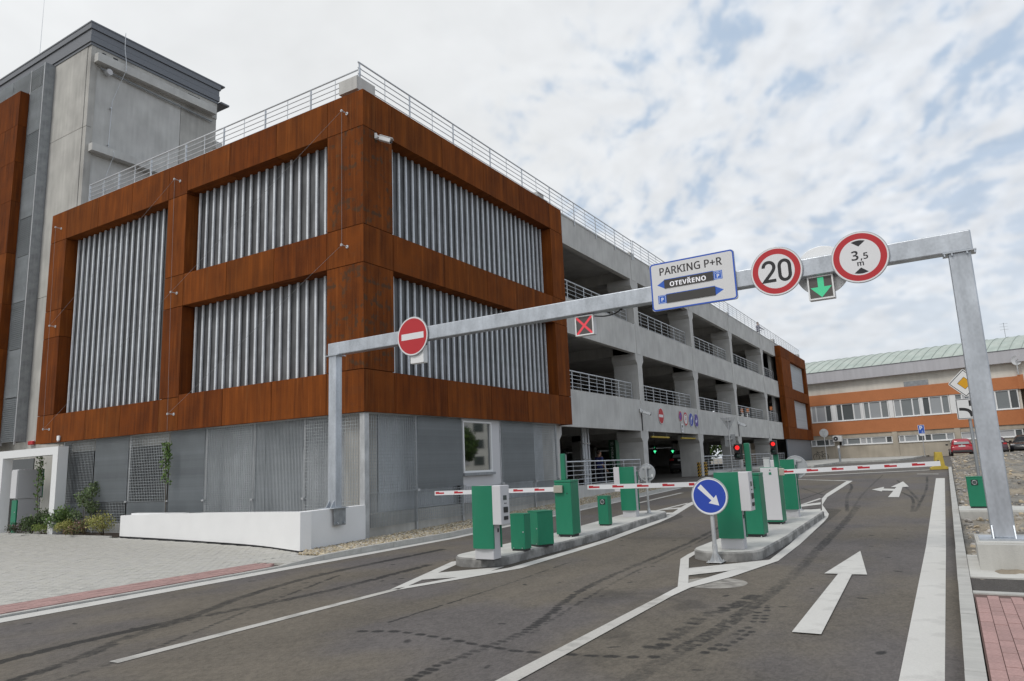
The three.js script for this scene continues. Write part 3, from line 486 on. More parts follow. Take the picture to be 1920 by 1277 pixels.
  { const b = []; for (let z = -26.8; z < -13.2; z += 0.62) b.push(bx(80.02, 80.1, 4.5, 6.9, z, z + 0.34)); P('end_louvre', b, M.galvDark); }
  P('floor', drape(rect(20, 80, -44, ZC - 0.02), 0.01), std({ map: rep(far, 0.1), color: rgb(1.2, 1.2, 1.2), roughness: 0.8 }), G);
  P('floor', bx(13.5, 19.98, -0.1, 0.06, -27.3, -12.6), std({ map: rep(far, 0.1), roughness: 0.8 }));
  for (const [x, z] of [[26, -18], [26, -24], [29, -20.5], [30, -27], [36, -18], [36, -24], [45, -18], [45, -25], [55, -19]]) P('ceiling_light', [bx(x, x + 1.5, 3.32, 3.4, z, z + 0.14)], M.machineLight);
  for (const x of [41.9, 51.2, 61.4, 70.6]) for (const z of [-20.5, -28.5, -36.5]) P('inner_column', bx(x - 0.3, x + 0.3, -0.1, 11.0, z - 0.3, z + 0.3), M.interior);
  // ground storey of the far corner
  P('metal_wall', [bx(67.4, 80.2, 0.5, 3.05, ZC + 0.1, ZC + 0.2)], std({ color: rgb(0.2, 0.225, 0.26), roughness: 0.5, metalness: 0.2 }));

  // low walls and railings
  P('low_wall', bx(23.86, 31.6, -0.1, 0.78, ZC - 0.2, ZC), M.concrete); for (const [p, q] of [bays[2], bays[3], bays[4]]) P('low_wall', bx(p, q, -0.1, 0.8 + gh(p) * 0.12, ZC - 0.2, ZC), M.concrete);
  function railing(a, b, y0, y1, n, posts, z, thin) {
    // a..b along x at depth z ([x0, x1]) or along z when z is null (a, b are [x, z])
    const A = Array.isArray(a) ? a : [a, z], B = Array.isArray(b) ? b : [b, z];
    const at = (t, y) => [A[0] + (B[0] - A[0]) * t, y, A[1] + (B[1] - A[1]) * t];
    const r = P('railing', tube(at(0, y1), at(1, y1), thin ? 0.024 : 0.03), M.rail);
    for (let i = 1; i < n; i++) { const y = y0 + 0.06 + (y1 - y0 - 0.06) * (i - 1) / (n - 1); part('rail', tube(at(0, y), at(1, y), thin ? 0.014 : 0.013, 6), M.rail, r); }
    for (let i = 0; i <= posts; i++) { const big = i % 2 === 0, t = clamp(i / posts, 0.003, 0.997), h = big ? 0.028 : 0.012, p = at(t, 0); part('post', big ? bx(p[0] - h, p[0] + h, y0 - 0.12, y1 - 0.028, p[2] - 0.012, p[2] + 0.012) : tube(at(t, y0 + 0.06), at(t, y1), 0.012, 6), M.rail, r); }
  }
  for (const [y0, y1] of [[4.5, 5.36], [8.22, 9.18]]) { railing(24.2, 32.25, y0, y1, 6, 10, ZC - 0.33); railing(33.15, 41.5, y0, y1, 6, 8, ZC - 0.33); railing(42.3, 50.8, y0, y1, 6, 8, ZC - 0.33); railing(51.6, 61, y0, y1, 6, 8, ZC - 0.33); railing(61.8, 67.1, y0, y1, 6, 6, ZC - 0.33); }
  railing(24.0, 32.1, 0.78, 1.7, 6, 8, ZC - 0.1); railing(42.3, 50.8, 0.85, 1.75, 6, 8, ZC - 0.1); railing(51.6, 61, 0.88, 1.8, 6, 8, ZC - 0.1); railing(61.8, 67, 0.9, 1.82, 6, 6, ZC - 0.1);
  railing(13.05, 32.7, 11.72, 12.62, 6, 18, ZC + 0.03, 1); railing(32.8, 51.2, 11.78, 12.66, 6, 16, ZC + 0.03, 1); railing(51.3, 80.4, 11.78, 12.68, 6, 24, ZC + 0.03, 1);
  railing([13.2, ZC + 0.0], [13.2, -25.9], 11.66, 12.5, 6, 14, null, 1);

  // galvanised gratings round the ground storey
  function grating(o, u, w, h, pu, pv, t, dp) { // o corner, u 0: along x, 1: along z
    const g = [], n = Math.max(1, Math.round(w / pu)), m = Math.max(1, Math.round(h / pv));
    const B = (a, b, y0, y1, d0, d1) => u === 0 ? bx(o[0] + a, o[0] + b, y0, y1, o[2] + d0, o[2] + d1) : bx(o[0] - d1, o[0] - d0, y0, y1, o[2] + a, o[2] + b);
    for (let i = 0; i <= n; i++) { const s = w * i / n; g.push(B(s - t / 2, s + t / 2, o[1], o[1] + h, -dp, 0)); }
    for (let j = 0; j <= m; j++) { const y = o[1] + h * j / m; g.push(dp > 0.015 ? B(0, w, y - 0.002, y + 0.002, -dp * 0.9, -dp * 0.55) : B(0, w, y - t / 2 - 0.001, y + t / 2 - 0.001, -dp * 0.8, -0.002)); }
    return g;
  }
  const fine = [0.033, 0.1, 0.006, 0.035], open = [0.085, 0.085, 0.011, 0.011], close = [0.055, 0.11, 0.007, 0.02];
  const xs = [13.0, 14.92, 17.02, 19.14, 21.25, 22.94], zm = -12.04;
  const bay = (i, lo, hi, kind, x1) => P('mesh_screen', grating([xs[i] + 0.06, lo, zm], 0, (x1 || xs[i + 1]) - xs[i] - 0.1, hi - lo, ...kind), M.grate);
  bay(0, 1.12, 3.04, open); bay(0, 0.3, 1.09, close); bay(1, 1.14, 3.04, fine); bay(1, 0.32, 1.09, open); bay(2, 0.34, 1.09, open); bay(3, 1.12, 3.04, fine); bay(3, 0.38, 1.09, open); bay(4, 1.12, 3.04, open); bay(4, 0.42, 1.09, close);
  xs.forEach((x, i) => P('screen_post', i ? [bx(x - 0.025, x + 0.035, 0, 3.05, zm - 0.1, zm - 0.04), bx(x - 0.05, x + 0.06, 1.07, 1.14, zm - 0.03, zm + 0.03)] : [bx(12.84, 12.99, -0.1, 3.05, -12.14, -11.98), bx(12.995, 13.02, 0, 3.05, -12.06, -12.0)], M.galv));
  const zs = [-25.91, -23.91, -21.97, -19.86, -18.17, -16.1, -14.15, -12.2], xm = 12.9;
  const bayL = (i, lo, hi, kind) => P('mesh_screen', grating([xm, lo, zs[i] + 0.05], 1, zs[i + 1] - zs[i] - 0.1, hi - lo, ...kind), M.grate);
  bayL(0, 1.03, 3.04, open); bayL(0, 0.1, 1.0, fine); bayL(1, 1.03, 3.04, fine); bayL(1, 0.1, 1.0, open); bayL(2, 1.03, 3.04, open); bayL(2, 0.1, 1.0, fine); bayL(3, 0.1, 3.04, fine); bayL(4, 0.1, 3.04, [0.075, 0.06, 0.009, 0.014]); bayL(5, 0.1, 3.04, close); bayL(6, 0.1, 3.04, open);
  zs.slice(0, 7).forEach(z => P('screen_post', [bx(xm + 0.05, xm + 0.11, 0, 3.05, z - 0.03, z + 0.03), bx(xm - 0.03, xm + 0.03, 1.0, 1.05, z - 0.05, z + 0.05)], M.galv));
  // insulated wall panels and plinth behind the gratings
  const wp = (g, m = M.panelGrey) => { ru(); P('wall_panel', g, m); };
  wp(bx(13.75, 16.9, 0.62, 3.06, -12.46, -12.36)); wp(bx(16.92, 17.05, 0.62, 3.06, -12.46, -12.3)); wp([bx(17.06, 18.62, 0.62, 1.48, -12.2, -12.1), bx(17.06, 18.62, 3.0, 3.06, -12.2, -12.1), bx(18.62, 19.12, 0.62, 3.06, -12.2, -12.1)], M.machineLight); wp(bx(19.14, 22.4, 0.62, 3.06, -12.46, -12.36));
  P('concrete_pier', bx(13.1, 13.72, 0, 3.06, -12.9, -12.38), M.concreteWarm); P('concrete_pier', bx(22.42, 23.15, 0, 3.06, -12.9, -12.38), M.concreteWarm);
  P('plinth', [bx(13.02, 23.18, -0.2, 0.61, -12.46, -12.14)], M.concreteWarm);
  wp(bx(13.4, 13.5, 0, 3.06, -19.9, -16.2)); wp(bx(13.4, 13.5, 0, 3.06, -16.18, -12.9));
  P('plinth', bx(13.12, 13.38, -0.1, 0.35, -25.9, -12.5), M.concreteWarm); P('lintel', bx(13.2, 13.45, 2.72, 3.06, -25.9, -20), M.concreteWarm);
  P('soffit', [bx(12.9, 23.2, 3.065, 3.15, -27.3, -12.0)], M.interior);
  // office window
  const wf = P('window', [bx(17.06, 18.6, 1.48, 1.54, -12.18, -12.05), bx(17.06, 18.6, 2.95, 3.0, -12.18, -12.05), bx(17.06, 17.11, 1.54, 2.95, -12.18, -12.05), bx(18.54, 18.6, 1.54, 2.95, -12.18, -12.05)], M.whiteGloss);
  part('pane', bx(17.11, 18.54, 1.54, 2.95, -12.12, -12.11), M.coatedGlass, wf); part('sill', bx(17.0, 18.66, 1.4, 1.475, -12.099, -11.99), M.galvDark, wf);
}
// things fixed to the garage
function cctv(label, p, dir, s = 1) {
  const t = thing('security_camera', label, 'camera', p, Math.atan2(-dir[1], dir[0]));
  part('bracket', [tube([0, 0, 0], [0.1 * s, -0.02, 0], 0.025 * s), rb(0.05 * s, 0.12 * s, 0.1 * s, -0.01, 0, 0, 0.01)], M.whiteGloss, t);
  part('housing', [rb(0.26 * s, 0.1 * s, 0.1 * s, 0.2 * s, -0.02, 0, 0.02), rb(0.3 * s, 0.015, 0.12 * s, 0.22 * s, 0.04 * s, 0, 0.006)], M.whiteGloss, t).rotation.z = -0.35;
  part('lens', tube([0.3 * s, -0.135 * s, 0], [0.33 * s, -0.145 * s, 0], 0.035 * s), M.black, t); return t;
}
cctv('white security camera on the rust-brown corner column', [13.25, 10.38, -11.9], [0.5, 0.9], 1.25);
cctv('white security camera with a cable on the first concrete column', [32.25, 4.02, -12.35], [0.6, 0.8], 1.5);
cctv('small white security camera on a concrete column above the yield sign', [51.0, 4.0, -12.35], [0.7, 0.7], 1.7);
for (const x of [32.42, 51.0]) { const t = thing('camera_cable', x < 40 ? 'dark cable hanging below the camera on the first concrete column' : 'dark cable down the column above the yield sign', 'cable', [x, 0, -12.37], 0); part('conduit', tube([0, 3.06, 0], [0, 3.9, 0], 0.025, 6), M.dark, t); }
{ const t = thing('alarm_siren', 'small white box on the lower left of the rust-brown facade', 'box', [12.74, 3.12, -25.85]); part('case', rb(0.06, 0.16, 0.14, -0.03, 0.08, 0, 0.015), M.whiteGloss, t); part('lamp', rb(0.05, 0.03, 0.1, -0.028, -0.016, 0, 0.01), M.machineLight, t); }
{ const t = thing('fire_alarm', 'small red alarm box on the tower wall above the white portal', 'alarm', [13.58, 3.16, -29.45]); part('case', rb(0.1, 0.15, 0.36, -0.05, 0.07, 0, 0.03), M.red, t); part('base', cb(0.02, 0.2, 0.2, 0, 0.07, 0), M.white, t); }
{
  const t = thing('cable_trellis', 'thin steel climbing cables on stand-offs across the rust-brown left facade', 'trellis', [12.76, 0, -19.6], 0, { world: true });
  const A = [[11, -12.48], [7.32, -12.47], [10.94, -19.68], [7.27, -19.6], [3.55, -19.49], [10.9, -26.8], [7.21, -26.7], [3.54, -26.6]], pt = i => [12.56, A[i][0], A[i][1]];
  A.forEach(([y, z]) => part('stand_off', [tube([12.77, y, z], [12.54, y, z], 0.014), tube([12.575, y, z], [12.54, y, z], 0.034), tube([12.77, y, z], [12.745, y, z], 0.045)], M.rail, t));
  for (const [a, b] of [[0, 1], [2, 3], [3, 4], [5, 6], [6, 7], [0, 3], [1, 4], [2, 6], [3, 7]]) part('cable', tube(pt(a), pt(b), 0.0035, 5), M.galvDark, t);
  part('cable', tube(pt(4), [12.6, 0.3, -19.49], 0.0035, 5), M.galvDark, t);
}
// wall signs over the entrance
function discSign(name, label, cat, pos, ry, R, face, group, opt = {}) {
  const t = thing(name, label, cat, pos, ry, group ? { group } : {});
  part('plate', [(() => { const g = new THREE.CylinderGeometry(R, R, 0.02, 48); g.rotateX(Math.PI / 2); g.translate(0, 0, -0.012); return g; })(), (() => { const g = new THREE.TorusGeometry(R, 0.008, 6, 48); g.translate(0, 0, -0.008); return g; })()], M.signBack, t);
  const f = new THREE.CircleGeometry(R - 0.004, 48); f.translate(0, 0, 0.0015); part('face', f, std({ map: face, roughness: 0.5 }), t); return t;
}
const PAL = { red: '#b5222b', blue: '#2545a8', white: '#dcdde0', black: '#1d1d22' };
const ringFace = draw => canvas(512, 512, (c, w) => { c.fillStyle = PAL.white; c.fillRect(0, 0, w, w); draw(c, w); });
const circ = (c, x, y, r, col) => { c.fillStyle = col; c.beginPath(); c.arc(x, y, r, 0, 7); c.fill(); };
const noEntryTex = ringFace((c, w) => { circ(c, 256, 256, 240, PAL.red); c.fillStyle = PAL.white; c.fillRect(66, 214, 380, 84); });
const speedTex = ringFace((c, w) => {
  circ(c, 256, 256, 242, PAL.red); circ(c, 256, 256, 184, PAL.white); c.strokeStyle = PAL.black; c.lineWidth = 34; c.lineCap = 'butt'; c.lineJoin = 'miter';
  c.beginPath(); c.moveTo(128, 206); c.bezierCurveTo(128, 130, 236, 130, 236, 206); c.bezierCurveTo(236, 250, 180, 290, 132, 352); c.lineTo(248, 352); c.stroke();
  c.beginPath(); c.moveTo(290, 214); c.bezierCurveTo(290, 132, 392, 132, 392, 214); c.lineTo(392, 298); c.bezierCurveTo(392, 380, 290, 380, 290, 298); c.closePath(); c.stroke();
});
const heightTex = ringFace((c, w) => {
  circ(c, 256, 256, 242, PAL.red); circ(c, 256, 256, 184, PAL.white); c.fillStyle = PAL.black; c.textAlign = 'center';
  for (const s of [-1, 1]) { c.beginPath(); c.moveTo(256, 256 + s * 108); c.lineTo(320, 256 + s * 158); c.arc(256, 256, 170, s > 0 ? 1.18 : -1.18, s > 0 ? 1.96 : -1.96, s < 0); c.closePath(); c.fill(); }
  c.font = 'bold 132px sans-serif'; c.fillText('3', 214, 284); c.font = 'bold 92px sans-serif'; c.fillText(',5', 296, 284); c.font = 'bold 76px sans-serif'; c.fillText('m', 256, 346);
});
discSign('no_entry_sign', 'red no-entry disc on the concrete above the garage entrance', 'road sign', [35.17, 3.87, -12.375], 0, 0.42, noEntryTex);
{
  const small = ringFace((c, w) => { circ(c, 256, 256, 240, '#3b46ad'); c.strokeStyle = PAL.red; c.lineWidth = 60; c.beginPath(); c.arc(256, 256, 210, 0, 7); c.stroke(); c.beginPath(); c.moveTo(110, 110); c.lineTo(402, 402); c.stroke(); });
  discSign('no_stopping_sign', 'small blue disc with red ring above a white plate on the concrete', 'road sign', [38.3, 3.98, -12.375], 0, 0.3, small);
  const p = thing('supplementary_plate', 'small white plate under the no-stopping disc over the entrance', 'road sign', [38.45, 3.33, -12.372]); part('plate', cb(0.4, 0.5, 0.02), M.signBack, p);
  part('face', (() => { const g = new THREE.PlaneGeometry(0.38, 0.48); g.translate(0, 0, 0.0115); return g; })(), std({ map: canvas(128, 160, (c) => { c.fillStyle = '#d8d9db'; c.fillRect(0, 0, 128, 160); c.fillStyle = '#444'; c.fillRect(34, 30, 60, 40); c.fillRect(30, 96, 68, 8); c.fillRect(38, 116, 52, 8); }) , roughness: 0.6 }), p);
  const hl = ringFace((c) => { circ(c, 256, 256, 242, PAL.red); circ(c, 256, 256, 184, PAL.white); c.fillStyle = PAL.black; c.textAlign = 'center'; c.font = 'bold 130px sans-serif'; c.fillText('2,0', 256, 290); c.font = 'bold 70px sans-serif'; c.fillText('m', 256, 360); c.beginPath(); c.moveTo(256, 160); c.lineTo(310, 100); c.lineTo(202, 100); c.fill(); });
  discSign('height_limit_sign', 'red-ringed white disc with black figures over the garage entrance', 'road sign', [39.2, 3.86, -12.375], 0, 0.4, hl);
  const ar = ringFace((c) => { circ(c, 256, 256, 240, PAL.blue); c.strokeStyle = PAL.white; c.lineWidth = 56; c.beginPath(); c.moveTo(220, 420); c.bezierCurveTo(220, 240, 240, 200, 300, 190); c.stroke(); c.fillStyle = PAL.white; c.beginPath(); c.moveTo(390, 180); c.lineTo(290, 90); c.lineTo(290, 280); c.fill(); });
  discSign('direction_sign', 'blue disc with a white bent arrow over the garage entrance', 'road sign', [40.2, 3.85, -12.375], 0, 0.4, ar);
  const lt = ringFace((c) => { circ(c, 256, 256, 240, '#4a3f97'); c.fillStyle = '#cfd0e8'; c.fillRect(150, 250, 130, 90); c.beginPath(); c.moveTo(280, 150); c.lineTo(380, 250); c.lineTo(280, 350); c.fill(); });
  discSign('dipped_lights_sign', 'purple-blue disc at the right end of the entrance sign row', 'road sign', [41.15, 3.84, -12.36], 0, 0.4, lt);
}
const hangGroup = 'yellow height bars hung in the garage entrance';
[[34.2, 'left yellow height bar hanging in the garage entrance'], [38.9, 'right yellow height bar hanging below the row of round signs']].forEach(([x, l]) => { const t = thing('height_bar', l, 'height bar', [x, 2.8, -12.62], 0, { group: hangGroup }); part('bar', [tube([0, 0, 0], [2.6, 0, 0], 0.05, 12)], M.yellow, t); for (const s of [0.3, 2.3]) part('chain', tube([s, 0.04, 0], [s, 0.28, 0], 0.012, 6), M.galv, t); });
for (const [x, l] of [[40.9, 'left'], [42.2, 'right']]) {
  const stripe = canvas(64, 256, (c) => { c.fillStyle = '#141414'; c.fillRect(0, 0, 64, 256); c.fillStyle = '#d6a514'; for (let y = -64; y < 256; y += 44) { c.beginPath(); c.moveTo(0, y + 30); c.lineTo(64, y); c.lineTo(64, y + 14); c.lineTo(0, y + 44); c.fill(); } });
  const t = thing('corner_guard', `${l} black and yellow striped guard at the foot of the entrance column`, 'corner guard', [x, 0.5, -12.36], 0); const g = new THREE.BoxGeometry(0.34, 1.0, 0.12); g.translate(0, 0.42, 0); part('guard', g, std({ map: stripe, roughness: 0.6 }), t);
}

// ---------------------------------------------------------------- stair tower at left
const tower = thing('stair_tower', 'tall grey concrete stair tower with metal roof edge behind the rust-brown facade', 'tower', [13.6, 0, -27.3], 0, { world: true });
{
  const P = (n, g, m, p = tower) => part(n, g, m, p), X0 = 13.6, X1 = 19.4, Z1 = -27.3, Z0 = -38;
  const pan = (g, m = M.concreteWarm) => { UVO = [rand() * 9, rand() * 9]; P('wall_panel', g, m); UVO = [0, 0]; };
  for (const [a, b] of [[-0.1, 8.9], [8.92, 15.48], [15.5, 18.98]]) { pan(bx(X0, X0 + 0.2, a, b, -30.03, Z1 - 0.26)); pan(bx(X0 + 0.02, X0 + 0.2, a, b, Z1 - 0.24, Z1)); pan(bx(X0, X0 + 0.2, a, b, Z0, -31.2)); pan(bx(X0 + 0.21, X1 - 0.21, b - 0.25, b - 0.01, Z0, Z1 - 0.3)); }
  // right-hand face: recessed darker panels between ledges
  for (const [a, b, x] of [[10, 14.4, 0], [14.9, 18.2, 0]]) { pan(bx(X0 + 0.28, 17.6, a, b, Z1 - 0.25, Z1 - 0.06), M.concrete); pan(bx(17.62, X1, a, b, Z1 - 0.25, Z1 - 0.05), M.concreteWarm); }
  pan(bx(X0 + 0.201, X1, 14.4, 14.9, Z1 - 0.25, Z1 - 0.01)); pan(bx(X0 + 0.201, X1, 18.2, 18.98, Z1 - 0.25, Z1 - 0.01)); pan(bx(X0 + 0.201, X0 + 0.279, 10, 14.4, Z1 - 0.25, Z1)); pan(bx(X0 + 0.201, X0 + 0.279, 14.9, 18.2, Z1 - 0.25, Z1));
  P('ledge', bx(X0 + 0.14, X1 - 0.25, 18.26, 18.62, Z1 + 0.001, Z1 + 0.3), M.concrete); P('ledge', bx(X0 + 0.14, X1 - 1.2, 14.45, 14.76, Z1 + 0.001, Z1 + 0.3), M.concrete); P('ledge', bx(X1 - 0.1, X1 + 0.25, 16.7, 17.05, Z1 - 0.4, Z1 + 0.12), M.concrete);
  P('conduit', tube([X0 + 0.4, 18.12, Z1 + 0.06], [X1 - 0.3, 17.95, Z1 + 0.06], 0.035), M.galvDark);
  P('vent_slot', bx(17.9, 18.5, 18.72, 18.84, Z1 - 0.012, Z1 + 0.004), M.black); P('vent_slot', bx(14.05, 14.2, 18.72, 18.86, Z1 - 0.012, Z1 + 0.004), M.black); P('vent_slot', bx(14.5, 14.68, 18.68, 18.88, Z1 - 0.012, Z1 + 0.004), M.black);
  P('back_wall', [bx(X1 - 0.2, X1 - 0.002, 0, 18.98, Z0, Z1 - 0.26), bx(X0 + 0.21, X1, 0, 18.98, Z0 - 0.2, Z0 - 0.01)], M.concreteWarm);
  // metal roof edge in three steps
  const roof = P('roof', bx(X0 - 0.12, X1 + 0.3, 19.9, 19.96, Z0 - 0.4, Z1 + 0.12), M.fascia);
  for (const [y0, y1, o] of [[19.66, 19.9, 0.1], [19.38, 19.64, 0.05], [19.1, 19.36, 0.07], [18.98, 19.08, 0.03]]) part('fascia_strip', [bx(X0 - o, X0 + 0.1, y0, y1, Z0 - 0.3, Z1 + o), bx(X0 + 0.101, X1 + o, y0, y1, Z1 - 0.1, Z1 + o)], M.fascia, roof);
  part('gutter', bx(X1 + 0.1, X1 + 0.55, 19.02, 19.1, Z1 - 2, Z1 + 0.14), M.fascia, roof);
  // grating screens in front of the landing openings
  P('wall_panel', bx(X0, X0 + 0.2, -0.1, 3.3, -31.19, -30.04), M.concreteWarm); for (let y = 4.9; y < 18; y += 3.3) P('landing', bx(X0 + 0.02, X0 + 1.6, y, y + 0.22, -31.18, -30.05), M.concrete);
  const gr = (y0, y1, z0, z1, pu, pv) => { const g = [], x = 13.2; for (let z = z0; z <= z1 + 1e-4; z += pu) g.push(bx(x, x + 0.03, y0, y1, z - 0.004, z + 0.004)); for (let y = y0; y <= y1 + 1e-4; y += pv) g.push(bx(x + 0.002, x + 0.028, y - 0.005, y + 0.005, z0, z1)); P('mesh_screen', g, M.grate); };
  const ys = [3.3, 5.0, 6.9, 8.8, 10.7, 12.3, 14.1, 16.0, 18.0, 18.95];
  for (let i = 0; i < ys.length - 1; i++) gr(ys[i] + 0.02, ys[i + 1] - 0.02, -31.12, -30.1, [0.033, 0.09][i % 2 ? 0 : 1], [0.06, 0.1][i % 2 ? 0 : 1] * 0.8);
  gr(18.0, 18.95, -32.6, -31.2, 0.06, 0.06); gr(18.0, 18.95, -34.4, -32.7, 0.033, 0.06); P('wall_panel', bx(13.28, 13.3, 12.35, 18.0, -31.1, -30.1), M.fascia);
  for (const z of [-30.06, -31.14]) P('screen_post', bx(13.2, 13.26, 3.2, 18.98, z - 0.025, z + 0.025), M.galv);
  P('screen_return', bx(13.2, 13.59, 3.3, 18.98, -30.03, -30.01), M.galvDark);
  // rust-brown box beside the screens
  let y = 3.07; for (const h of [1.9, 2.0, 1.8, 2.1, 2.2, 1.7, 1.6, 1.53]) { UVO = [rand() * 9, rand() * 9]; P('rust_panel', bx(12.85, 13.19, y + 0.006, y + h - 0.006, -36, -31.14), M.rust[Math.floor(rand() * 5)]); y += h; } UVO = [0, 0];
  // flat dark glossy sheet on the wall for the doorway under the portal
  P('doorway_sheet', bx(X0 - 0.03, X0 - 0.003, 0, 2.65, -31.6, -29.25), M.glass);
}
{ const t = thing('lightning_rod', 'thin lightning rod standing on the roof of the concrete tower', 'rod', [13.9, 19.98, -32.2]); part('rod', tube([0, 0, 0], [0, 3.4, 0], 0.011, 6, 0.006), M.rail, t); part('foot', tube([0, 0, 0], [0, 0.12, 0], 0.06), M.galv, t); }
{ const t = thing('lightning_conductor', 'pale lightning conductor cable running down the side of the concrete tower', 'cable', [14.4, 10, -27.2], 0, { world: true });
  part('cable', [curve([[14.75, 19.98, -26.95], [14.8, 19.3, -27.02], [14.85, 18.7, -26.96], [14.85, 18.3, -26.95]], 0.014), curve([[14.85, 18.3, -26.95], [14.72, 17.6, -27.2], [14.55, 16.9, -27.28]], 0.01), tube([14.55, 16.9, -27.28], [14.5, 14.9, -27.27], 0.013), curve([[14.5, 14.9, -27.27], [14.58, 14.6, -26.96], [14.55, 14.2, -27.1], [14.4, 13.3, -27.3]], 0.012), tube([14.4, 13.3, -27.3], [14.4, 11.8, -27.3], 0.013)], M.rail, t);
  for (const y of [16.6, 15.0, 13.1]) part('clamp', cb(0.06, 0.04, 0.1, 14.5, y, -27.29), M.galv, t); }
{ const t = thing('tower_lamp', 'round wall lamp under the top ledge of the concrete tower', 'lamp', [14.25, 18.05, -27.28]); part('shade', tube([0, 0, 0.02], [0, -0.05, 0.24], 0.13, 16), M.galv, t); part('glass', tube([0, -0.05, 0.24], [0, -0.055, 0.27], 0.11, 16), M.machineLight, t); }

// white portal, terminal, curved wall
{
  const t = thing('entrance_portal', 'white rectangular portal frame at the foot of the concrete tower', 'portal', [12.3, 0, -26.9], 0, { world: true });
  part('post', bx(12.3, 12.62, -0.05, 2.62, -25.3, -24.98), M.white, t); part('post', bx(12.3, 12.62, -0.05, 2.62, -29.0, -28.68), M.white, t); part('lintel', bx(12.3, 12.62, 2.62, 2.88, -29.0, -24.98), M.white, t); part('threshold', bx(11.9, 14, -0.02, 0.06, -29.6, -26.1), M.kerb, t);
}
{
  const t = thing('payment_terminal', 'tall grey terminal with green lower front standing in the white portal', 'terminal', [12.4, 0.06, -27.85]);
  part('cabinet', rb(0.7, 1.14, 0.36, 0.4, 0.57, 0, 0.01), M.machineGrey, t); part('upper_cabinet', rb(0.8, 1.0, 0.42, 0.37, 1.65, 0, 0.012), M.machineGrey, t);
  part('front_panel', rb(0.05, 1.1, 0.34, 0.022, 0.56, 0, 0.012), M.green, t); part('upper_front', rb(0.04, 0.96, 0.4, -0.045, 1.65, 0, 0.012), M.machineLight, t); part('back_trim', rb(0.04, 1.0, 0.4, 0.79, 1.65, 0, 0.01), M.green, t); part('lock', tube([-0.005, 0.7, 0.1], [-0.02, 0.7, 0.1], 0.02), M.galv, t);
}
{
  const t = thing('curved_wall', 'low white rendered wall curving in front of the mesh screens', 'wall', [10.6, 0, -11.7], 0, { world: true });
  const c = new THREE.CatmullRomCurve3([[10.57, -11.66], [11.24, -13.84], [11.72, -16.79], [12.02, -19], [12.22, -21.04]].map(p => new THREE.Vector3(p[0], 0, p[1])));
  const wall = (off0, off1, y0, yA, yB) => { const P = [], T = [], n = 40; const at = (k, o) => { const p = c.getPoint(k / n), q = c.getTangent(k / n); return [p.x - q.z * o, p.z + q.x * o]; }; const Y = k => yA + (yB - yA) * k / n; const quad = (a, b, d, e) => { for (const p of [a, b, d, a, d, e]) { P.push(...p); T.push(p[2], p[1] + p[0] * 0.5); } };
    for (let k = 0; k < n; k++) { const o0 = at(k, off0), o1 = at(k + 1, off0), i0 = at(k, off1), i1 = at(k + 1, off1); const b = (p, y) => [p[0], y, p[1]]; quad(b(o1, y0), b(o0, y0), b(o0, Y(k)), b(o1, Y(k + 1))); quad(b(i0, y0), b(i1, y0), b(i1, Y(k + 1)), b(i0, Y(k))); quad(b(o0, Y(k)), b(i0, Y(k)), b(i1, Y(k + 1)), b(o1, Y(k + 1))); if (k === n - 1) quad(b(i1, y0), b(o1, y0), b(o1, Y(n)), b(i1, Y(n))); if (k === 0) quad(b(o0, y0), b(i0, y0), b(i0, Y(0)), b(o0, Y(0))); }
    const g = new THREE.BufferGeometry(); g.setAttribute('position', new THREE.Float32BufferAttribute(P, 3)); g.setAttribute('uv', new THREE.Float32BufferAttribute(T, 2)); g.computeVertexNormals(); return g; };
  part('wall_face', wall(0, 0.25, 0.07, 0.85, 0.66), M.render, t);
  const side = (y0, y1, o) => { const g = prism([[10.57 + o, 11.66 - o], [12.84, 11.96 - o], [12.84, 12.2], [10.74, 11.95]], y1 - y0); g.rotateX(-Math.PI / 2); g.translate(0, y0, 0); return g; };
  part('wall_face', side(0.07, 0.85, 0), M.render, t); part('foot_strip', [wall(0.02, 0.23, -0.05, 0.07, 0.07), side(-0.05, 0.0695, 0.02)], M.bitumen, t);  // recessed near-black strip drawn for the dark gap line at the wall foot
  part('inner_wall', bx(12.28, 12.5, 0, 0.72, -20.6, -18.2), M.render, t);
}

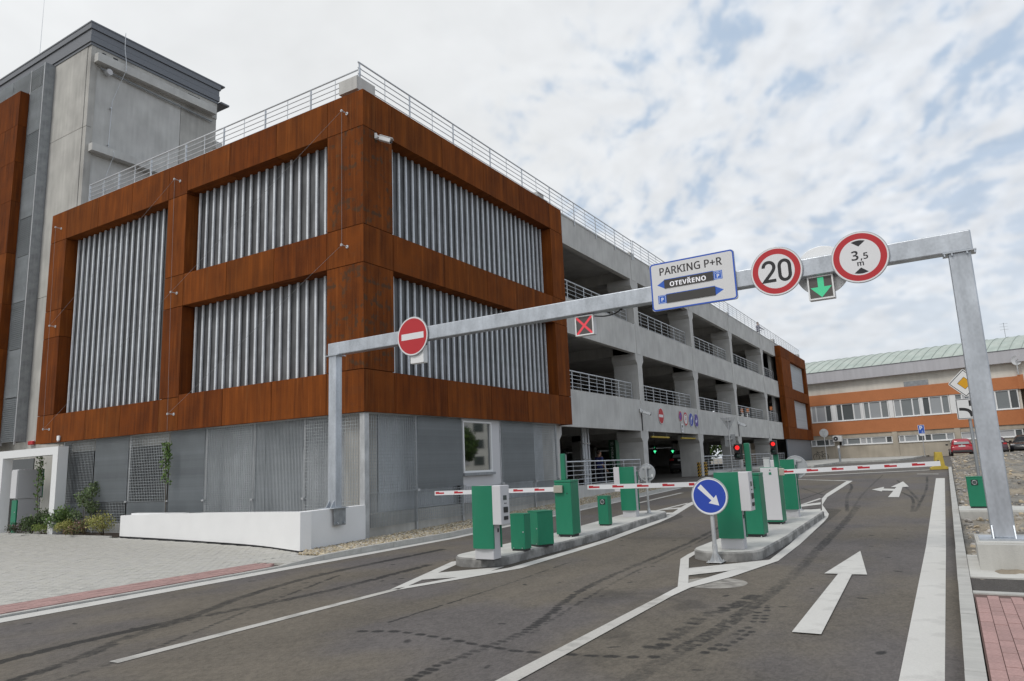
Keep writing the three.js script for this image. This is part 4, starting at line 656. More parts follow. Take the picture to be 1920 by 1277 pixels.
// ---------------------------------------------------------------- gantry with its signs
const GA = Math.atan2(0.25, 12.4); // the beam runs from (11.75, -11.9) to (11.5, 0.5)
const gx = z => 11.5 + (0.5 - z) * 0.02016;
const gantry = thing('gantry', 'galvanised steel height gantry spanning the driveway on two posts', 'gantry', [11.6, 0, -5.7], 0, { world: true });
{
  const P = (n, g, m = M.beam) => part(n, g, m, gantry);
  const rotB = (g, z) => { g.translate(-gx(z), 0, -z); g.rotateY(-0.02016); g.translate(gx(z), 0, z); return g; };
  const beam = rb(0.2, 0.29, 12.66, 0, 0, 0, 0.02); { const p = beam.attributes.position, u = beam.attributes.uv; for (let i = 0; i < p.count; i++) u.setXY(i, p.getZ(i), p.getY(i) + p.getX(i)); } beam.rotateY(-0.02016); beam.translate(gx(-5.68), 4.45, -5.68); P('beam', beam);
  const postG = (x, z, y0, w, d) => { const g = rb(d, 4.3 - y0, w, 0, 0, 0, 0.02), p = g.attributes.position, u = g.attributes.uv; for (let i = 0; i < p.count; i++) u.setXY(i, p.getZ(i) + p.getX(i), p.getY(i) * 0.6); g.translate(x, (4.3 + y0) / 2, z); return g; };
  P('post', postG(gx(-11.86), -11.86, 0.85, 0.24, 0.2)); P('post', postG(11.5, 0.48, 0.43, 0.27, 0.2));
  P('cap_plate', [bx(11.36, 11.64, 4.288, 4.306, 0.28, 0.68)]); P('cap_plate', bx(gx(-11.86) - 0.14, gx(-11.86) + 0.14, 4.288, 4.306, -12.04, -11.66));
  for (const z of [0.3, 0.39, 0.57, 0.66]) P('bolt', [tube([11.375, 4.25, z], [11.375, 4.3, z], 0.014, 6)]);
  P('base_plate', bx(11.28, 11.76, 0.408, 0.432, 0.2, 0.8)); for (const z of [0.36, 0.6]) { const g = prism([[0, 0], [-0.1, 0], [0, 0.16]], 0.014); g.translate(11.398, 0.433, z - 0.007); P('gusset', g); }
  const lx = gx(-11.86); P('base_plate', bx(lx - 0.22, lx + 0.22, 0.852, 0.872, -12.15, -11.66)); P('side_plate', rb(0.36, 0.4, 0.03, lx + 0.03, 0.68, -11.74, 0.012), M.galvDark); for (const s of [-0.1, 0.1]) P('bolt', tube([lx + 0.03 + s, 0.53, -11.73], [lx + 0.03 + s, 0.53, -11.68], 0.022, 6));
  for (const z of [-11.93, -11.79]) { const g = prism([[0, 0], [-0.12, 0], [0, 0.16]], 0.014); g.translate(lx - 0.1, 0.873, z); P('gusset', g); }
}
{ const t = thing('gantry_footing', 'rough concrete block under the right post of the gantry', 'footing', [11.5, 0.085, 0.9]); UVO = [3, 3]; part('block', bx(-0.56, 0.8, -0.05, 0.31, -0.74, 1.2), M.concreteWarm, t); part('mortar_bed', bx(-0.4, 0.35, 0.311, 0.322, -0.72, -0.06), M.island, t); UVO = [0, 0]; }
const onBeam = (z, d = 0.13) => gx(z) - d, RY = -Math.PI / 2 - 0.02;
const bracket = t => part('bracket', [cb(0.5, 0.03, 0.03, 0, 0.12, -0.03), cb(0.5, 0.03, 0.03, 0, -0.12, -0.03)], M.galv, t);
bracket(discSign('no_entry_sign', 'round red no-entry sign near the left end of the gantry beam', 'road sign', [onBeam(-9.42), 4.425, -9.42], RY, 0.415, noEntryTex));
bracket(discSign('speed_limit_sign', 'round red-ringed 20 speed limit sign on the gantry beam', 'road sign', [onBeam(-1.95), 4.465, -1.955], RY, 0.388, speedTex));
bracket(discSign('height_limit_sign', 'round red-ringed 3,5 m height limit sign at the right of the gantry beam', 'road sign', [onBeam(-0.76), 4.46, -0.76], RY, 0.388, heightTex));
const discBack = discSign('sign_back', 'round grey back of a sign facing away behind the gantry beam', 'road sign', [gx(-1.31) + 0.14, 4.415, -1.32], RY + Math.PI, 0.385, noEntryTex); bracket(discBack); discBack.children[0].material = std({ color: rgb(0.82, 0.83, 0.84), metalness: 0.2, roughness: 0.3 });  // plate paled so its colour holds the sky reflection
{ const t = thing('lane_signal', 'white box facing away under the red no-entry sign on the gantry', 'lane signal', [onBeam(-9.34, 0.02), 4.03, -9.34], RY); part('case', rb(0.36, 0.38, 0.14, 0, 0, 0, 0.01), M.white, t); part('hanger', cb(0.1, 0.12, 0.04, 0, 0.22, 0), M.galv, t); part('face', cb(0.3, 0.32, 0.01, 0, 0, -0.074), M.black, t); }
function laneSignal(label, z, y, cvs) {
  const t = thing('lane_signal', label, 'lane signal', [onBeam(z, 0.03), y, z], RY);
  part('case', [rb(0.37, 0.37, 0.12, 0, 0, -0.06, 0.008)], M.machineLight, t); part('frame', [cb(0.37, 0.022, 0.02, 0, 0.174, 0.008), cb(0.37, 0.022, 0.02, 0, -0.174, 0.008), cb(0.022, 0.325, 0.02, 0.174, 0, 0.008), cb(0.022, 0.325, 0.02, -0.174, 0, 0.008)], M.whiteGloss, t);
  const f = new THREE.PlaneGeometry(0.326, 0.326); f.translate(0, 0, 0.004); part('display', f, std({ map: cvs[0], emissive: 0xffffff, emissiveMap: cvs[1], emissiveIntensity: 0.6, roughness: 0.5 }), t); part('hanger', [cb(0.05, 0.12, 0.03, -0.1, 0.23, -0.05), cb(0.05, 0.12, 0.03, 0.1, 0.23, -0.05)], M.galv, t); return t;
}
const led = (draw, bg) => canvas(256, 256, c => { c.fillStyle = bg; c.fillRect(0, 0, 256, 256); draw(c); });
const dots = (c) => { c.fillStyle = 'rgba(0,0,0,0.35)'; for (let y = 0; y < 256; y += 8) c.fillRect(0, y, 256, 1.5); for (let x = 0; x < 256; x += 8) c.fillRect(x, 0, 1.5, 256); };
const cross = col => c => { c.strokeStyle = col; c.lineWidth = 34; c.beginPath(); c.moveTo(0, 4); c.lineTo(250, 256); c.moveTo(250, 0); c.lineTo(6, 252); c.stroke(); };
const arrowD = col => c => { c.fillStyle = col; c.beginPath(); c.moveTo(96, 6); c.lineTo(166, 6); c.lineTo(166, 122); c.lineTo(250, 122); c.lineTo(130, 250); c.lineTo(10, 122); c.lineTo(96, 122); c.fill(); dots(c); };
laneSignal('lane signal box showing a red cross under the gantry beam', -5.4, 4.1, [led(cross('#a02a34'), '#514d4c'), led(cross('#e04450'), '#000')]);
laneSignal('lane signal box showing a green down arrow between two round signs', -1.35, 4.117, [led(arrowD('#3aa878'), '#615d5a'), led(arrowD('#4fd8a0'), '#000')]);
{ const t = thing('signal_cable', 'black cable looping from the red-cross signal to the gantry beam', 'cable', [11.66, 4.2, -5], 0, { world: true }); part('sheath', curve([[11.62, 4.25, -5.2], [11.62, 4.22, -5.0], [11.62, 4.24, -4.8], [11.62, 4.3, -4.68]], 0.012), M.black, t); part('gland', tube([11.62, 4.29, -4.68], [11.62, 4.31, -4.66], 0.02), M.black, t); }
{
  const t = thing('parking_sign', 'white rectangular P+R parking sign with a lit display on the gantry', 'sign', [onBeam(-3.31), 4.543, -3.31], RY);
  const w = 1.45, h = 0.835, rr = 0.05, s = new THREE.Shape(); s.moveTo(-w / 2 + rr, -h / 2); s.lineTo(w / 2 - rr, -h / 2); s.quadraticCurveTo(w / 2, -h / 2, w / 2, -h / 2 + rr); s.lineTo(w / 2, h / 2 - rr); s.quadraticCurveTo(w / 2, h / 2, w / 2 - rr, h / 2); s.lineTo(-w / 2 + rr, h / 2); s.quadraticCurveTo(-w / 2, h / 2, -w / 2, h / 2 - rr); s.lineTo(-w / 2, -h / 2 + rr); s.quadraticCurveTo(-w / 2, -h / 2, -w / 2 + rr, -h / 2);
  const back = new THREE.ExtrudeGeometry(s, { depth: 0.04, bevelEnabled: false }); back.translate(0, 0, -0.042); part('plate', back, M.signBack, t);
  const f = new THREE.ShapeGeometry(s, 8), p = f.attributes.position, u = f.attributes.uv; for (let i = 0; i < p.count; i++) u.setXY(i, p.getX(i) / w + 0.5, p.getY(i) / h + 0.5);
  const tex = canvas(1024, 590, (c) => {
    c.fillStyle = '#d5d6d8'; c.fillRect(0, 0, 1024, 590); c.strokeStyle = '#2c57b8'; c.lineWidth = 18; c.beginPath(); c.roundRect(9, 9, 1006, 572, 36); c.stroke();
    c.fillStyle = '#231f22'; c.font = '112px sans-serif'; c.textAlign = 'left'; const T = 'PARKING P+R'; const m = c.measureText(T).width; c.save(); c.translate(112, 158); c.scale(770 / m, 1.12); c.fillText(T, 0, 0); c.strokeStyle = '#231f22'; c.lineWidth = 4; c.strokeText(T, 0, 0); c.restore();
    const pbox = (x, y, roof) => { c.fillStyle = '#2c5fc0'; c.fillRect(x, y, 104, 104); c.strokeStyle = '#cfd8ea'; c.lineWidth = 5; c.beginPath(); c.roundRect(x + 12, y + 9, 80, 86, 8); c.stroke(); c.fillStyle = '#dfe5f2'; c.font = 'bold 62px sans-serif'; c.textAlign = 'center'; c.fillText('P', x + 52, y + (roof ? 84 : 76)); if (roof) { c.beginPath(); c.moveTo(x + 24, y + 34); c.lineTo(x + 52, y + 18); c.lineTo(x + 80, y + 34); c.lineWidth = 5; c.stroke(); } };
    c.fillStyle = '#2c5fc0'; c.beginPath(); c.moveTo(80, 275); c.lineTo(172, 222); c.lineTo(172, 326); c.fill(); pbox(770, 222, true);
    pbox(80, 404, false); c.fillStyle = '#2c5fc0'; c.beginPath(); c.moveTo(876, 456); c.lineTo(778, 404); c.lineTo(778, 508); c.fill(); c.fillRect(172, 214, 600, 9); c.fillRect(184, 396, 594, 9);
  });
  f.translate(0, 0, 0.001); part('face', f, std({ map: tex, roughness: 0.5 }), t);
  const word = (col, bg) => canvas(768, 134, c => { c.fillStyle = bg; c.fillRect(0, 0, 768, 134); if (!col) return; c.fillStyle = col; c.font = 'bold 104px sans-serif'; c.textAlign = 'left'; const T = 'OTEVŘENO', m = c.measureText(T).width; c.save(); c.translate(84, 116); c.scale(580 / m, 1); c.fillText(T, 0, 0); c.restore(); c.fillStyle = bg; for (let x = 0; x < 768; x += 11) c.fillRect(x, 0, 2.2, 134); for (let y = 0; y < 134; y += 11) c.fillRect(0, y, 768, 2.2); });
  const disp = (x0, x1, y0, y1, m) => { const g = new THREE.PlaneGeometry((x1 - x0) / 1024 * w, (y1 - y0) / 590 * h); g.translate(((x0 + x1) / 2 / 1024 - 0.5) * w, (0.5 - (y0 + y1) / 2 / 590) * h, 0.012); const q = part('display', g, m, t); part('display_box', cb((x1 - x0) / 1024 * w, (y1 - y0) / 590 * h, 0.009, ((x0 + x1) / 2 / 1024 - 0.5) * w, (0.5 - (y0 + y1) / 2 / 590) * h, 0.0064), M.dark, t); return q; };
  disp(172, 768, 224, 326, std({ map: word('#cfd0dc', '#3a3837'), emissive: 0xffffff, emissiveMap: word('#ffffff', '#000000'), emissiveIntensity: 0.85, roughness: 0.5 }));
  disp(186, 778, 406, 508, std({ color: rgb(0.045, 0.043, 0.042), roughness: 0.5 })); bracket(t);
}

// ---------------------------------------------------------------- ticket machines, barriers, posts
function bent(w, h, depth, R, seg = 14) { // panel whose front bulges towards -x: width along z
  const s = new THREE.Shape(), a = Math.asin(w / 2 / R), pts = []; for (let i = 0; i <= seg; i++) { const k = -a + 2 * a * i / seg; pts.push([-(R * Math.cos(k) - R * Math.cos(a)), R * Math.sin(k)]); }
  pts.push([depth, w / 2], [depth, -w / 2]); const g = prism(pts, h); g.rotateX(-Math.PI / 2); return g; // outline (x, -z) pushed up y
}
function machine(label, x, z, H, side, ground) {
  const y = gh(x) + 0.15, t = thing('ticket_machine', label, 'ticket machine', [x, y, z]); const h = H - y;
  part('body', rb(0.22, h * 0.56 - 0.004, 0.36, 0.15, h * 0.28 - 0.002, 0, 0.008), M.machineGrey, t); part('body', rb(0.22, h * 0.44, 0.36, 0.15, h * 0.78, 0, 0.008), M.machineGrey, t); part('label', cb(0.05, 0.03, 0.002, 0.12, h * 0.5, side * 0.1815), M.white, t);
  const fp = bent(0.4, h - 0.17, 0.03, 0.7); fp.translate(0.02, 0.17, 0); part('front_panel', fp, M.green, t);
  const bp = bent(0.4, h - 0.3, 0.03, 0.7); bp.rotateY(Math.PI); bp.translate(0.28, 0.17, 0); part('rear_panel', bp, M.green, t);
  const s = side, hood = rb(0.27, 0.62, 0.2, 0.155, h - 0.312, s * 0.26, 0.012); part('hood', hood, M.machineLight, t);
  const sx = s * 0.3605; part('screen', cb(0.1, 0.075, 0.006, 0.15, h - 0.2, sx + s * 0.002), M.screen, t); part('ticket_slot', rb(0.12, 0.09, 0.02, 0.16, h - 0.39, sx + s * 0.006, 0.008), M.black, t); part('card_reader', rb(0.12, 0.06, 0.02, 0.16, h - 0.52, sx + s * 0.006, 0.008), M.black, t);
  part('symbol', [cb(0.02, 0.02, 0.004, 0.14, h - 0.29, sx + s * 0.001), cb(0.03, 0.014, 0.004, 0.18, h - 0.29, sx + s * 0.001)], M.black, t); part('lock', cb(0.03, 0.06, 0.012, 0.19, h - 0.72, s * 0.184), M.dark, t);
  part('foot', cb(0.2, 0.02, 0.33, 0.15, -0.005, 0), M.black, t); return t;
}
machine('grey and green ticket machine at the near end of the left island', 9.8, -6.6, 1.315, 1);
machine('grey and green ticket machine behind the blue arrow sign', 11.85, -3.16, 1.372, 1);
{ const t = machine('grey and green ticket machine at the far end of the left island', 17.25, -7.12, 1.483, -1); part('side_panel', rb(0.03, 0.5, 0.1, 0.1, 1.0, -0.34, 0.008), M.machineLight, t); }
machine('grey and green ticket machine at the far end of the right island', 17.3, -3.24, 1.512, -1);
const armTex = canvas(1024, 32, c => { c.fillStyle = '#dedfe2'; c.fillRect(0, 0, 1024, 32); for (let i = 0; i < 6; i++) { const x = i * 170.7 + 6; c.fillStyle = '#b4202c'; c.fillRect(x, 6, 78, 17); c.fillStyle = '#dedfe2'; c.fillRect(x + 33, 6, 45, 5); } });
const armMat = std({ map: armTex, roughness: 0.45 });
function barrier(label, x, z, o) {
  const y = gh(x) + 0.15, t = thing('barrier_gate', label, 'barrier', [x, y, z]), h = o.h;
  part('cabinet', rb(0.36, h - 0.105, 0.38, 0.18, (h - 0.105) / 2 + 0.05, 0, 0.01), M.green, t); part('lid', rb(0.366, 0.05, 0.386, 0.18, h - 0.026, 0, 0.01), M.green, t); part('foot', cb(0.3, 0.05, 0.32, 0.18, 0.025, 0), M.black, t); part('back_panel', rb(0.03, h - 0.06, 0.37, 0.376, h / 2 + 0.03, 0, 0.008), M.machineLight, t);
  for (const s of [-0.13, 0.13]) part('bolt', tube([0.03, 0.012, s], [0.01, 0.012, s], 0.012, 6), M.galv, t);
  if (o.door) { part('door', rb(0.02, h - 0.1, 0.36, -0.008, h / 2 + 0.04, 0, 0.008), M.machineLight, t); part('emblem', cb(0.006, 0.05, 0.05, -0.021, h - 0.13, 0.02), M.green, t); part('lock', tube([-0.018, h - 0.06, 0.02], [-0.026, h - 0.06, 0.02], 0.012, 8), M.dark, t); }
  else part('keyhole', tube([0.0, h - 0.27, 0.1], [-0.006, h - 0.27, 0.1], 0.012, 8), M.black, t);
  const d = o.armX, s = o.dir, ay = o.armY - y;
  part('arm_bracket', rb(0.06, 0.15, 0.2, d, ay, s * o.armZ, 0.012), std({ color: rgb(0.42, 0.4, 0.34), metalness: 0.4, roughness: 0.45 }), t);
  const L = o.len, g = new THREE.BoxGeometry(0.045, 0.092, L); g.translate(0, 0, L / 2); { const u = g.attributes.uv, p = g.attributes.position; for (let i = 0; i < u.count; i++) u.setXY(i, s > 0 ? p.getZ(i) / L : 1 - p.getZ(i) / L, (p.getY(i) + 0.046) / 0.092); } if (s < 0) g.scale(1, 1, 1), g.rotateY(Math.PI);
  const a = part('arm', g, armMat, t); a.position.set(d, ay, s * (o.armZ + 0.05)); a.rotation.x = -s * (o.tilt || 0); const e = part('end_cap', cb(0.048, 0.095, 0.012, 0, 0, s * (L + 0.006)), M.whiteGloss, a);
  if (o.mast) { part('mast', rb(0.07, o.mast - h - y, 0.1, 0.2, (o.mast - y + h) / 2, o.mz, 0.01), M.green, t); part('mast_cover', rb(0.05, o.mast - h - y - 0.04, 0.1, 0.262, (o.mast - y + h) / 2, o.mz, 0.01), M.galvDark, t); }
  if (o.light !== undefined) {
    const lx = 0.1, lz = o.mz + o.light, ly = o.ly - y; part('signal_head', rb(0.12, 0.3, 0.13, lx, ly, lz, 0.015), M.black, t);
    const lamp = (yy, on) => { const v = new THREE.CylinderGeometry(0.058, 0.058, 0.07, 20, 1, true, Math.PI * 0.75, Math.PI * 1.5); v.rotateZ(Math.PI / 2); v.rotateX(Math.PI / 2); v.translate(lx - 0.09, yy, lz); const vs = part('visor', v, std({ color: rgb(0.02, 0.02, 0.02), roughness: 0.5, side: THREE.DoubleSide }), t); const dsk = new THREE.SphereGeometry(0.054, 20, 10, 0, 6.2832, 0, 0.9); dsk.rotateZ(Math.PI / 2); dsk.scale(0.5, 1, 1); dsk.translate(lx - 0.045, yy, lz); part(on ? 'red_lamp' : 'green_lamp', dsk, on ? std({ color: rgb(0.3, 0.01, 0.01), emissive: rgb(1, 0.03, 0.03), emissiveIntensity: 1.1 }) : std({ color: rgb(0.02, 0.04, 0.035), roughness: 0.2 }), t); };
    lamp(ly + 0.075, true); lamp(ly - 0.075, false);
  }
  return t;
}
barrier('green barrier with its arm reaching left across the lane by the garage', 13.22, -6.88, { h: 1.14, dir: -1, armX: -0.035, armY: 1.11, armZ: 0.08, len: 3.12, mast: 1.83, mz: -0.06, tilt: -0.01 });
barrier('green barrier with a red traffic light behind the second ticket machine', 13.72, -3.24, { h: 1.16, dir: -1, armX: -0.035, armY: 1.13, armZ: 0.02, len: 3.2, mast: 1.865, mz: -0.02, light: -0.14, ly: 1.71, tilt: -0.004 });
barrier('grey-doored barrier with its arm reaching right to the yellow block', 15.85, -3.3, { h: 1.18, dir: 1, door: true, armX: 0.05, armY: 1.265, armZ: 0.2, len: 2.88, mast: 1.64, mz: 0.13, light: 0.0, ly: 1.78, tilt: 0.024 });
{ const t = thing('control_box', 'narrow white control box standing behind the grey-doored barrier', 'control box', [16.3, gh(16.3) + 0.15, -3.42]); part('case', rb(0.1, 1.35, 0.13, 0, 0.68, 0, 0.01), M.machineLight, t); part('lid', rb(0.12, 0.02, 0.15, 0, 1.365, 0, 0.006), M.machineGrey, t); }
function lowBox(label, x, z, w, d, h, ry = 0, lens) {
  const t = thing(lens ? 'camera_pillar' : 'cable_cabinet', label, lens ? 'camera pillar' : 'cabinet', [x, gh(x) + (lens === 2 ? 0.14 : 0.15), z], ry);
  part('case', rb(d, h - 0.03, w, d / 2, h / 2 + 0.015, 0, 0.01), M.green, t); part('foot', cb(d - 0.03, 0.03, w - 0.03, d / 2, 0.015, 0), M.black, t); part('lid', rb(d + 0.012, 0.018, w + 0.012, d / 2, h + 0.004, 0, 0.006), M.green, t);
  if (lens) { part('lens_plate', rb(0.012, 0.12, 0.13, -0.004, h - 0.12, lens === 2 ? -0.05 : 0, 0.004), M.black, t); const r = new THREE.TorusGeometry(0.045, 0.006, 8, 24); r.rotateY(Math.PI / 2); r.translate(-0.014, h - 0.12, lens === 2 ? -0.05 : 0); part('lens_ring', r, M.galv, t); part('lens', tube([-0.008, h - 0.12, lens === 2 ? -0.05 : 0], [-0.02, h - 0.12, lens === 2 ? -0.05 : 0], 0.036, 16), M.screen, t); }
  else { part('lock', tube([0, h * 0.52, w * 0.4], [-0.012, h * 0.52, w * 0.4], 0.012, 8), M.galv, t); for (const s of [-0.3, 0.3]) part('bolt', tube([0, 0.05, w * s], [-0.01, 0.05, w * s], 0.008, 6), M.galv, t); } return t;
}
lowBox('low green cabinet nearest the first ticket machine', 10.95, -6.63, 0.29, 0.22, 0.62);
lowBox('wider low green cabinet behind the smaller one on the left island', 11.62, -6.7, 0.34, 0.34, 0.62, -0.5);
lowBox('slim green camera pillar with a round lens on the left island', 15.38, -6.98, 0.26, 0.2, 0.66, 0, 1);
{ const t = lowBox('green camera pillar on a concrete pad beside the right kerb', 19.2, 0.46, 0.4, 0.2, 0.68, 0, 2); t.position.y = gh(19.2) + 0.16; t.children[0].name = 'case_side'; t.children[0].name = numbered('case'); }
{ const t = thing('concrete_pad', 'small pale concrete pad under the green camera pillar by the right kerb', 'concrete pad', [19.3, gh(19.3), 0.5]); part('slab', bx(-0.75, 0.6, -0.1, 0.155, -0.46, 1.0), M.island, t); part('edge', bx(-0.78, -0.752, -0.1, 0.12, -0.46, 1.0), M.kerb, t); }
// sign on post seen from behind: +x faces away
function backSign(label, x, z, cy, R, base) {
  const t = thing('sign_back', label, 'road sign', [x, base, z], 0); const y = cy - base;
  part('post', tube([0, 0, 0], [0, y + R * 0.6, 0], 0.03, 10), M.galv, t); const g = new THREE.CylinderGeometry(R, R, 0.015, 40); g.rotateZ(Math.PI / 2); g.translate(0.07, y, 0); const r = new THREE.TorusGeometry(R, 0.012, 6, 40); r.rotateY(Math.PI / 2); r.translate(0.065, y, 0); part('plate', [g, r], M.signBack, t);
  for (const s of [-0.55, 0.55]) part('bracket', [cb(0.025, 0.035, R * 1.1, 0.05, y + s * R, 0), cb(0.08, 0.05, 0.08, 0.02, y + s * R, 0)], M.galv, t);
  part('base_plate', [cb(0.16, 0.015, 0.16, 0, 0.008, 0), tube([0, 0.01, 0], [0, 0.14, 0], 0.055, 10, 0.034)], M.galv, t); return t;
}
{ const t = backSign('round grey sign back at the far end of the left island', 18.3, -6.98, 1.3, 0.225, gh(18.3) + 0.15); part('sticker', cb(0.003, 0.07, 0.035, 0.061, 0.98, 0.14), M.white, t); }
backSign('round grey sign back at the far end of the right island', 18.9, -3.3, 1.31, 0.27, gh(18.9) + 0.15);
{
  const t = thing('keep_right_sign', 'round blue sign with a white slanting arrow on a post before the right island', 'road sign', [11.38, 0, -3.3], -Math.PI / 2);
  const R = 0.283, y = 1.02; part('plate', [(() => { const g = new THREE.CylinderGeometry(R, R, 0.02, 48); g.rotateX(Math.PI / 2); g.translate(0, y, 0.04); return g; })(), (() => { const g = new THREE.TorusGeometry(R, 0.01, 8, 48); g.translate(0, y, 0.045); return g; })()], M.signBack, t);
  const tex = ringFace((c) => { circ(c, 256, 256, 234, PAL.blue); c.save(); c.translate(256, 256); c.rotate(Math.PI * 0.255); c.fillStyle = PAL.white; c.beginPath(); c.moveTo(-200, -36); c.lineTo(60, -24); c.lineTo(56, -82); c.lineTo(186, 0); c.lineTo(56, 82); c.lineTo(60, 24); c.lineTo(-200, 36); c.fill(); c.restore(); });
  const f = new THREE.CircleGeometry(R - 0.003, 48); f.translate(0, y, 0.0515); part('face', f, std({ map: tex, roughness: 0.45 }), t);
  part('post', tube([0, 0.02, 0], [0, y + 0.16, 0], 0.032, 14), M.galv, t); part('sleeve', tube([0, 0.02, 0], [0, 0.28, 0], 0.04, 14), M.galv, t); part('base_plate', rb(0.24, 0.014, 0.24, 0, 0.02, 0, 0.005), M.galv, t);
  for (const a of [0, 1, 2, 3]) { const g = prism([[0.035, 0], [0.11, 0], [0.035, 0.14]], 0.008); g.translate(0, 0.027, -0.004); g.rotateY(a * Math.PI / 2 + 0.78); part('gusset', g, M.galv, t); part('bolt', tube([0.09 * (a % 2 ? 1 : -1), 0.0, 0.09 * (a > 1 ? 1 : -1)], [0.09 * (a % 2 ? 1 : -1), 0.05, 0.09 * (a > 1 ? 1 : -1)], 0.009, 6), M.galv, t); }
}
{ // yellow block at the end of the right kerb
  const t = thing('barrier_block', 'weathered yellow block at the far end of the right kerb', 'barrier block', [41.4, gh(41.4), -0.5], -Math.PI / 2 + 0.12);
  const g = prism([[-0.42, 0], [0.44, 0], [0.44, 0.1], [0.26, 0.22], [0.2, 0.95], [-0.1, 0.97], [-0.2, 0.22], [-0.42, 0.1]], 0.5, 0.02); g.translate(0, 0, -0.25); part('block', g, M.yellow, t); t.scale.setScalar(0.88); part('slot', [cb(0.09, 0.07, 0.02, -0.02, 0.5, 0.272)], M.black, t); part('foot', cb(0.92, 0.04, 0.6, 0.01, 0.0, 0), M.dark, t);
}
{ // priority road sign with a direction plate
  const t = thing('priority_sign', 'yellow and white diamond priority sign half hidden by the right gantry post', 'road sign', [20.5, gh(20.5), 0.545], -Math.PI / 2);
  const Y = 3.165 - gh(20.5), q = (sz, r) => { const s = new THREE.Shape(), h = sz / 2; s.moveTo(-h + r, -h); s.lineTo(h - r, -h); s.quadraticCurveTo(h, -h, h, -h + r); s.lineTo(h, h - r); s.quadraticCurveTo(h, h, h - r, h); s.lineTo(-h + r, h); s.quadraticCurveTo(-h, h, -h, h - r); s.lineTo(-h, -h + r); s.quadraticCurveTo(-h, -h, -h + r, -h); return s; };
  const face = (sz, r, rot, y, tex, nm) => { const b = new THREE.ExtrudeGeometry(q(sz, r), { depth: 0.016, bevelEnabled: false }); b.translate(0, 0, -0.018); b.rotateZ(rot); b.translate(0, y, 0.06); part('plate', b, M.signBack, t); const f = new THREE.ShapeGeometry(q(sz, r), 6), p = f.attributes.position, u = f.attributes.uv; for (let i = 0; i < p.count; i++) u.setXY(i, p.getX(i) / sz + 0.5, p.getY(i) / sz + 0.5); f.rotateZ(rot); f.translate(0, y, 0.0595); part(nm, f, std({ map: tex, roughness: 0.5 }), t); };
  face(0.5, 0.05, Math.PI / 4, Y, canvas(256, 256, c => { c.fillStyle = '#dcdcdc'; c.fillRect(0, 0, 256, 256); c.strokeStyle = '#1d1d20'; c.lineWidth = 8; c.strokeRect(14, 14, 228, 228); c.fillStyle = '#d29a12'; c.fillRect(74, 74, 108, 108); c.lineWidth = 4; c.strokeRect(74, 74, 108, 108); }), 'face');
  face(0.5, 0.04, 0, 2.54 - gh(20.5), canvas(256, 256, c => { c.fillStyle = '#d6d7d9'; c.fillRect(0, 0, 256, 256); c.strokeStyle = '#1d1d20'; c.lineWidth = 7; c.strokeRect(10, 10, 236, 236); c.lineWidth = 36; c.beginPath(); c.moveTo(30, 130); c.bezierCurveTo(120, 130, 150, 150, 158, 226); c.stroke(); c.lineWidth = 22; c.beginPath(); c.moveTo(150, 26); c.lineTo(150, 96); c.stroke(); }), 'direction_plate');
  part('post', tube([0, -0.2, 0], [0, Y + 0.2, 0], 0.035, 12), M.galvDark, t); for (const y of [Y + 0.1, 2.54 - gh(20.5)]) part('clamp', cb(0.12, 0.04, 0.09, 0, y, 0.01), M.galv, t);
}
{ // yield sign seen from behind, small plate back below
  const b = 0.62, t = thing('yield_sign_back', 'grey back of a triangular yield sign on a tall post by the garage', 'road sign', [39, b, -10]);
  const g = prism([[-0.42, 0.36], [0.42, 0.36], [0, -0.37]], 0.012, 0.004); g.rotateY(Math.PI / 2); g.translate(0.06, 3.42 - b, 0); part('plate', g, M.signBack, t); part('post', tube([0, -0.2, 0], [0, 3.75 - b, 0], 0.032, 10), M.galv, t); part('lower_plate', [cb(0.015, 0.6, 0.24, 0.07, 2.55 - b, 0.18), cb(0.015, 0.6, 0.24, 0.07, 2.5 - b, -0.15)], M.galvDark, t); part('clamp', [cb(0.08, 0.05, 0.3, 0.03, 3.6 - b, 0), cb(0.08, 0.05, 0.3, 0.03, 2.6 - b, 0)], M.galv, t);
}
backSign('round grey sign back on a pole before the orange building', 68.9, -9.3, 3.45, 0.36, 0.95);
{ const t = thing('bollard_lamp', 'slender steel bollard lamp on the far pavement', 'bollard', [57.8, gh(57.8) + 0.12, -6.9]); part('post', tube([0, 0, 0], [0, 1.0, 0], 0.075, 14), M.galvDark, t); part('head', [tube([0, 1.0, 0], [0, 1.16, 0], 0.08, 14)], M.white, t); part('cap', tube([0, 1.16, 0], [0, 1.2, 0], 0.085, 14, 0.05), M.galv, t); }
{ const t = thing('parking_bay_sign', 'small blue P sign on a pole in front of the orange building', 'road sign', [74.8, 0.95, -1.85], -Math.PI / 2 - 0.1); part('post', tube([0, 0, 0], [0, 2.95, 0], 0.03, 8), M.galv, t); part('plate', cb(0.52, 0.78, 0.015, 0, 2.5, 0.04), M.signBack, t); const f = new THREE.PlaneGeometry(0.52, 0.78); f.translate(0, 2.5, 0.0495); part('face', f, std({ map: canvas(128, 192, c => { c.fillStyle = '#2a55b0'; c.fillRect(0, 0, 128, 192); c.fillStyle = '#dfe4ee'; c.font = 'bold 120px sans-serif'; c.textAlign = 'center'; c.fillText('P', 58, 108); c.fillRect(78, 130, 20, 8); c.beginPath(); c.arc(84, 158, 15, 0, 5); c.lineWidth = 6; c.strokeStyle = '#dfe4ee'; c.stroke(); c.lineWidth = 6; c.strokeRect(3, 3, 122, 186); }), roughness: 0.5 }), t); part('lower_plate', cb(0.4, 0.16, 0.015, 0, 2.0, 0.04), M.white, t); }

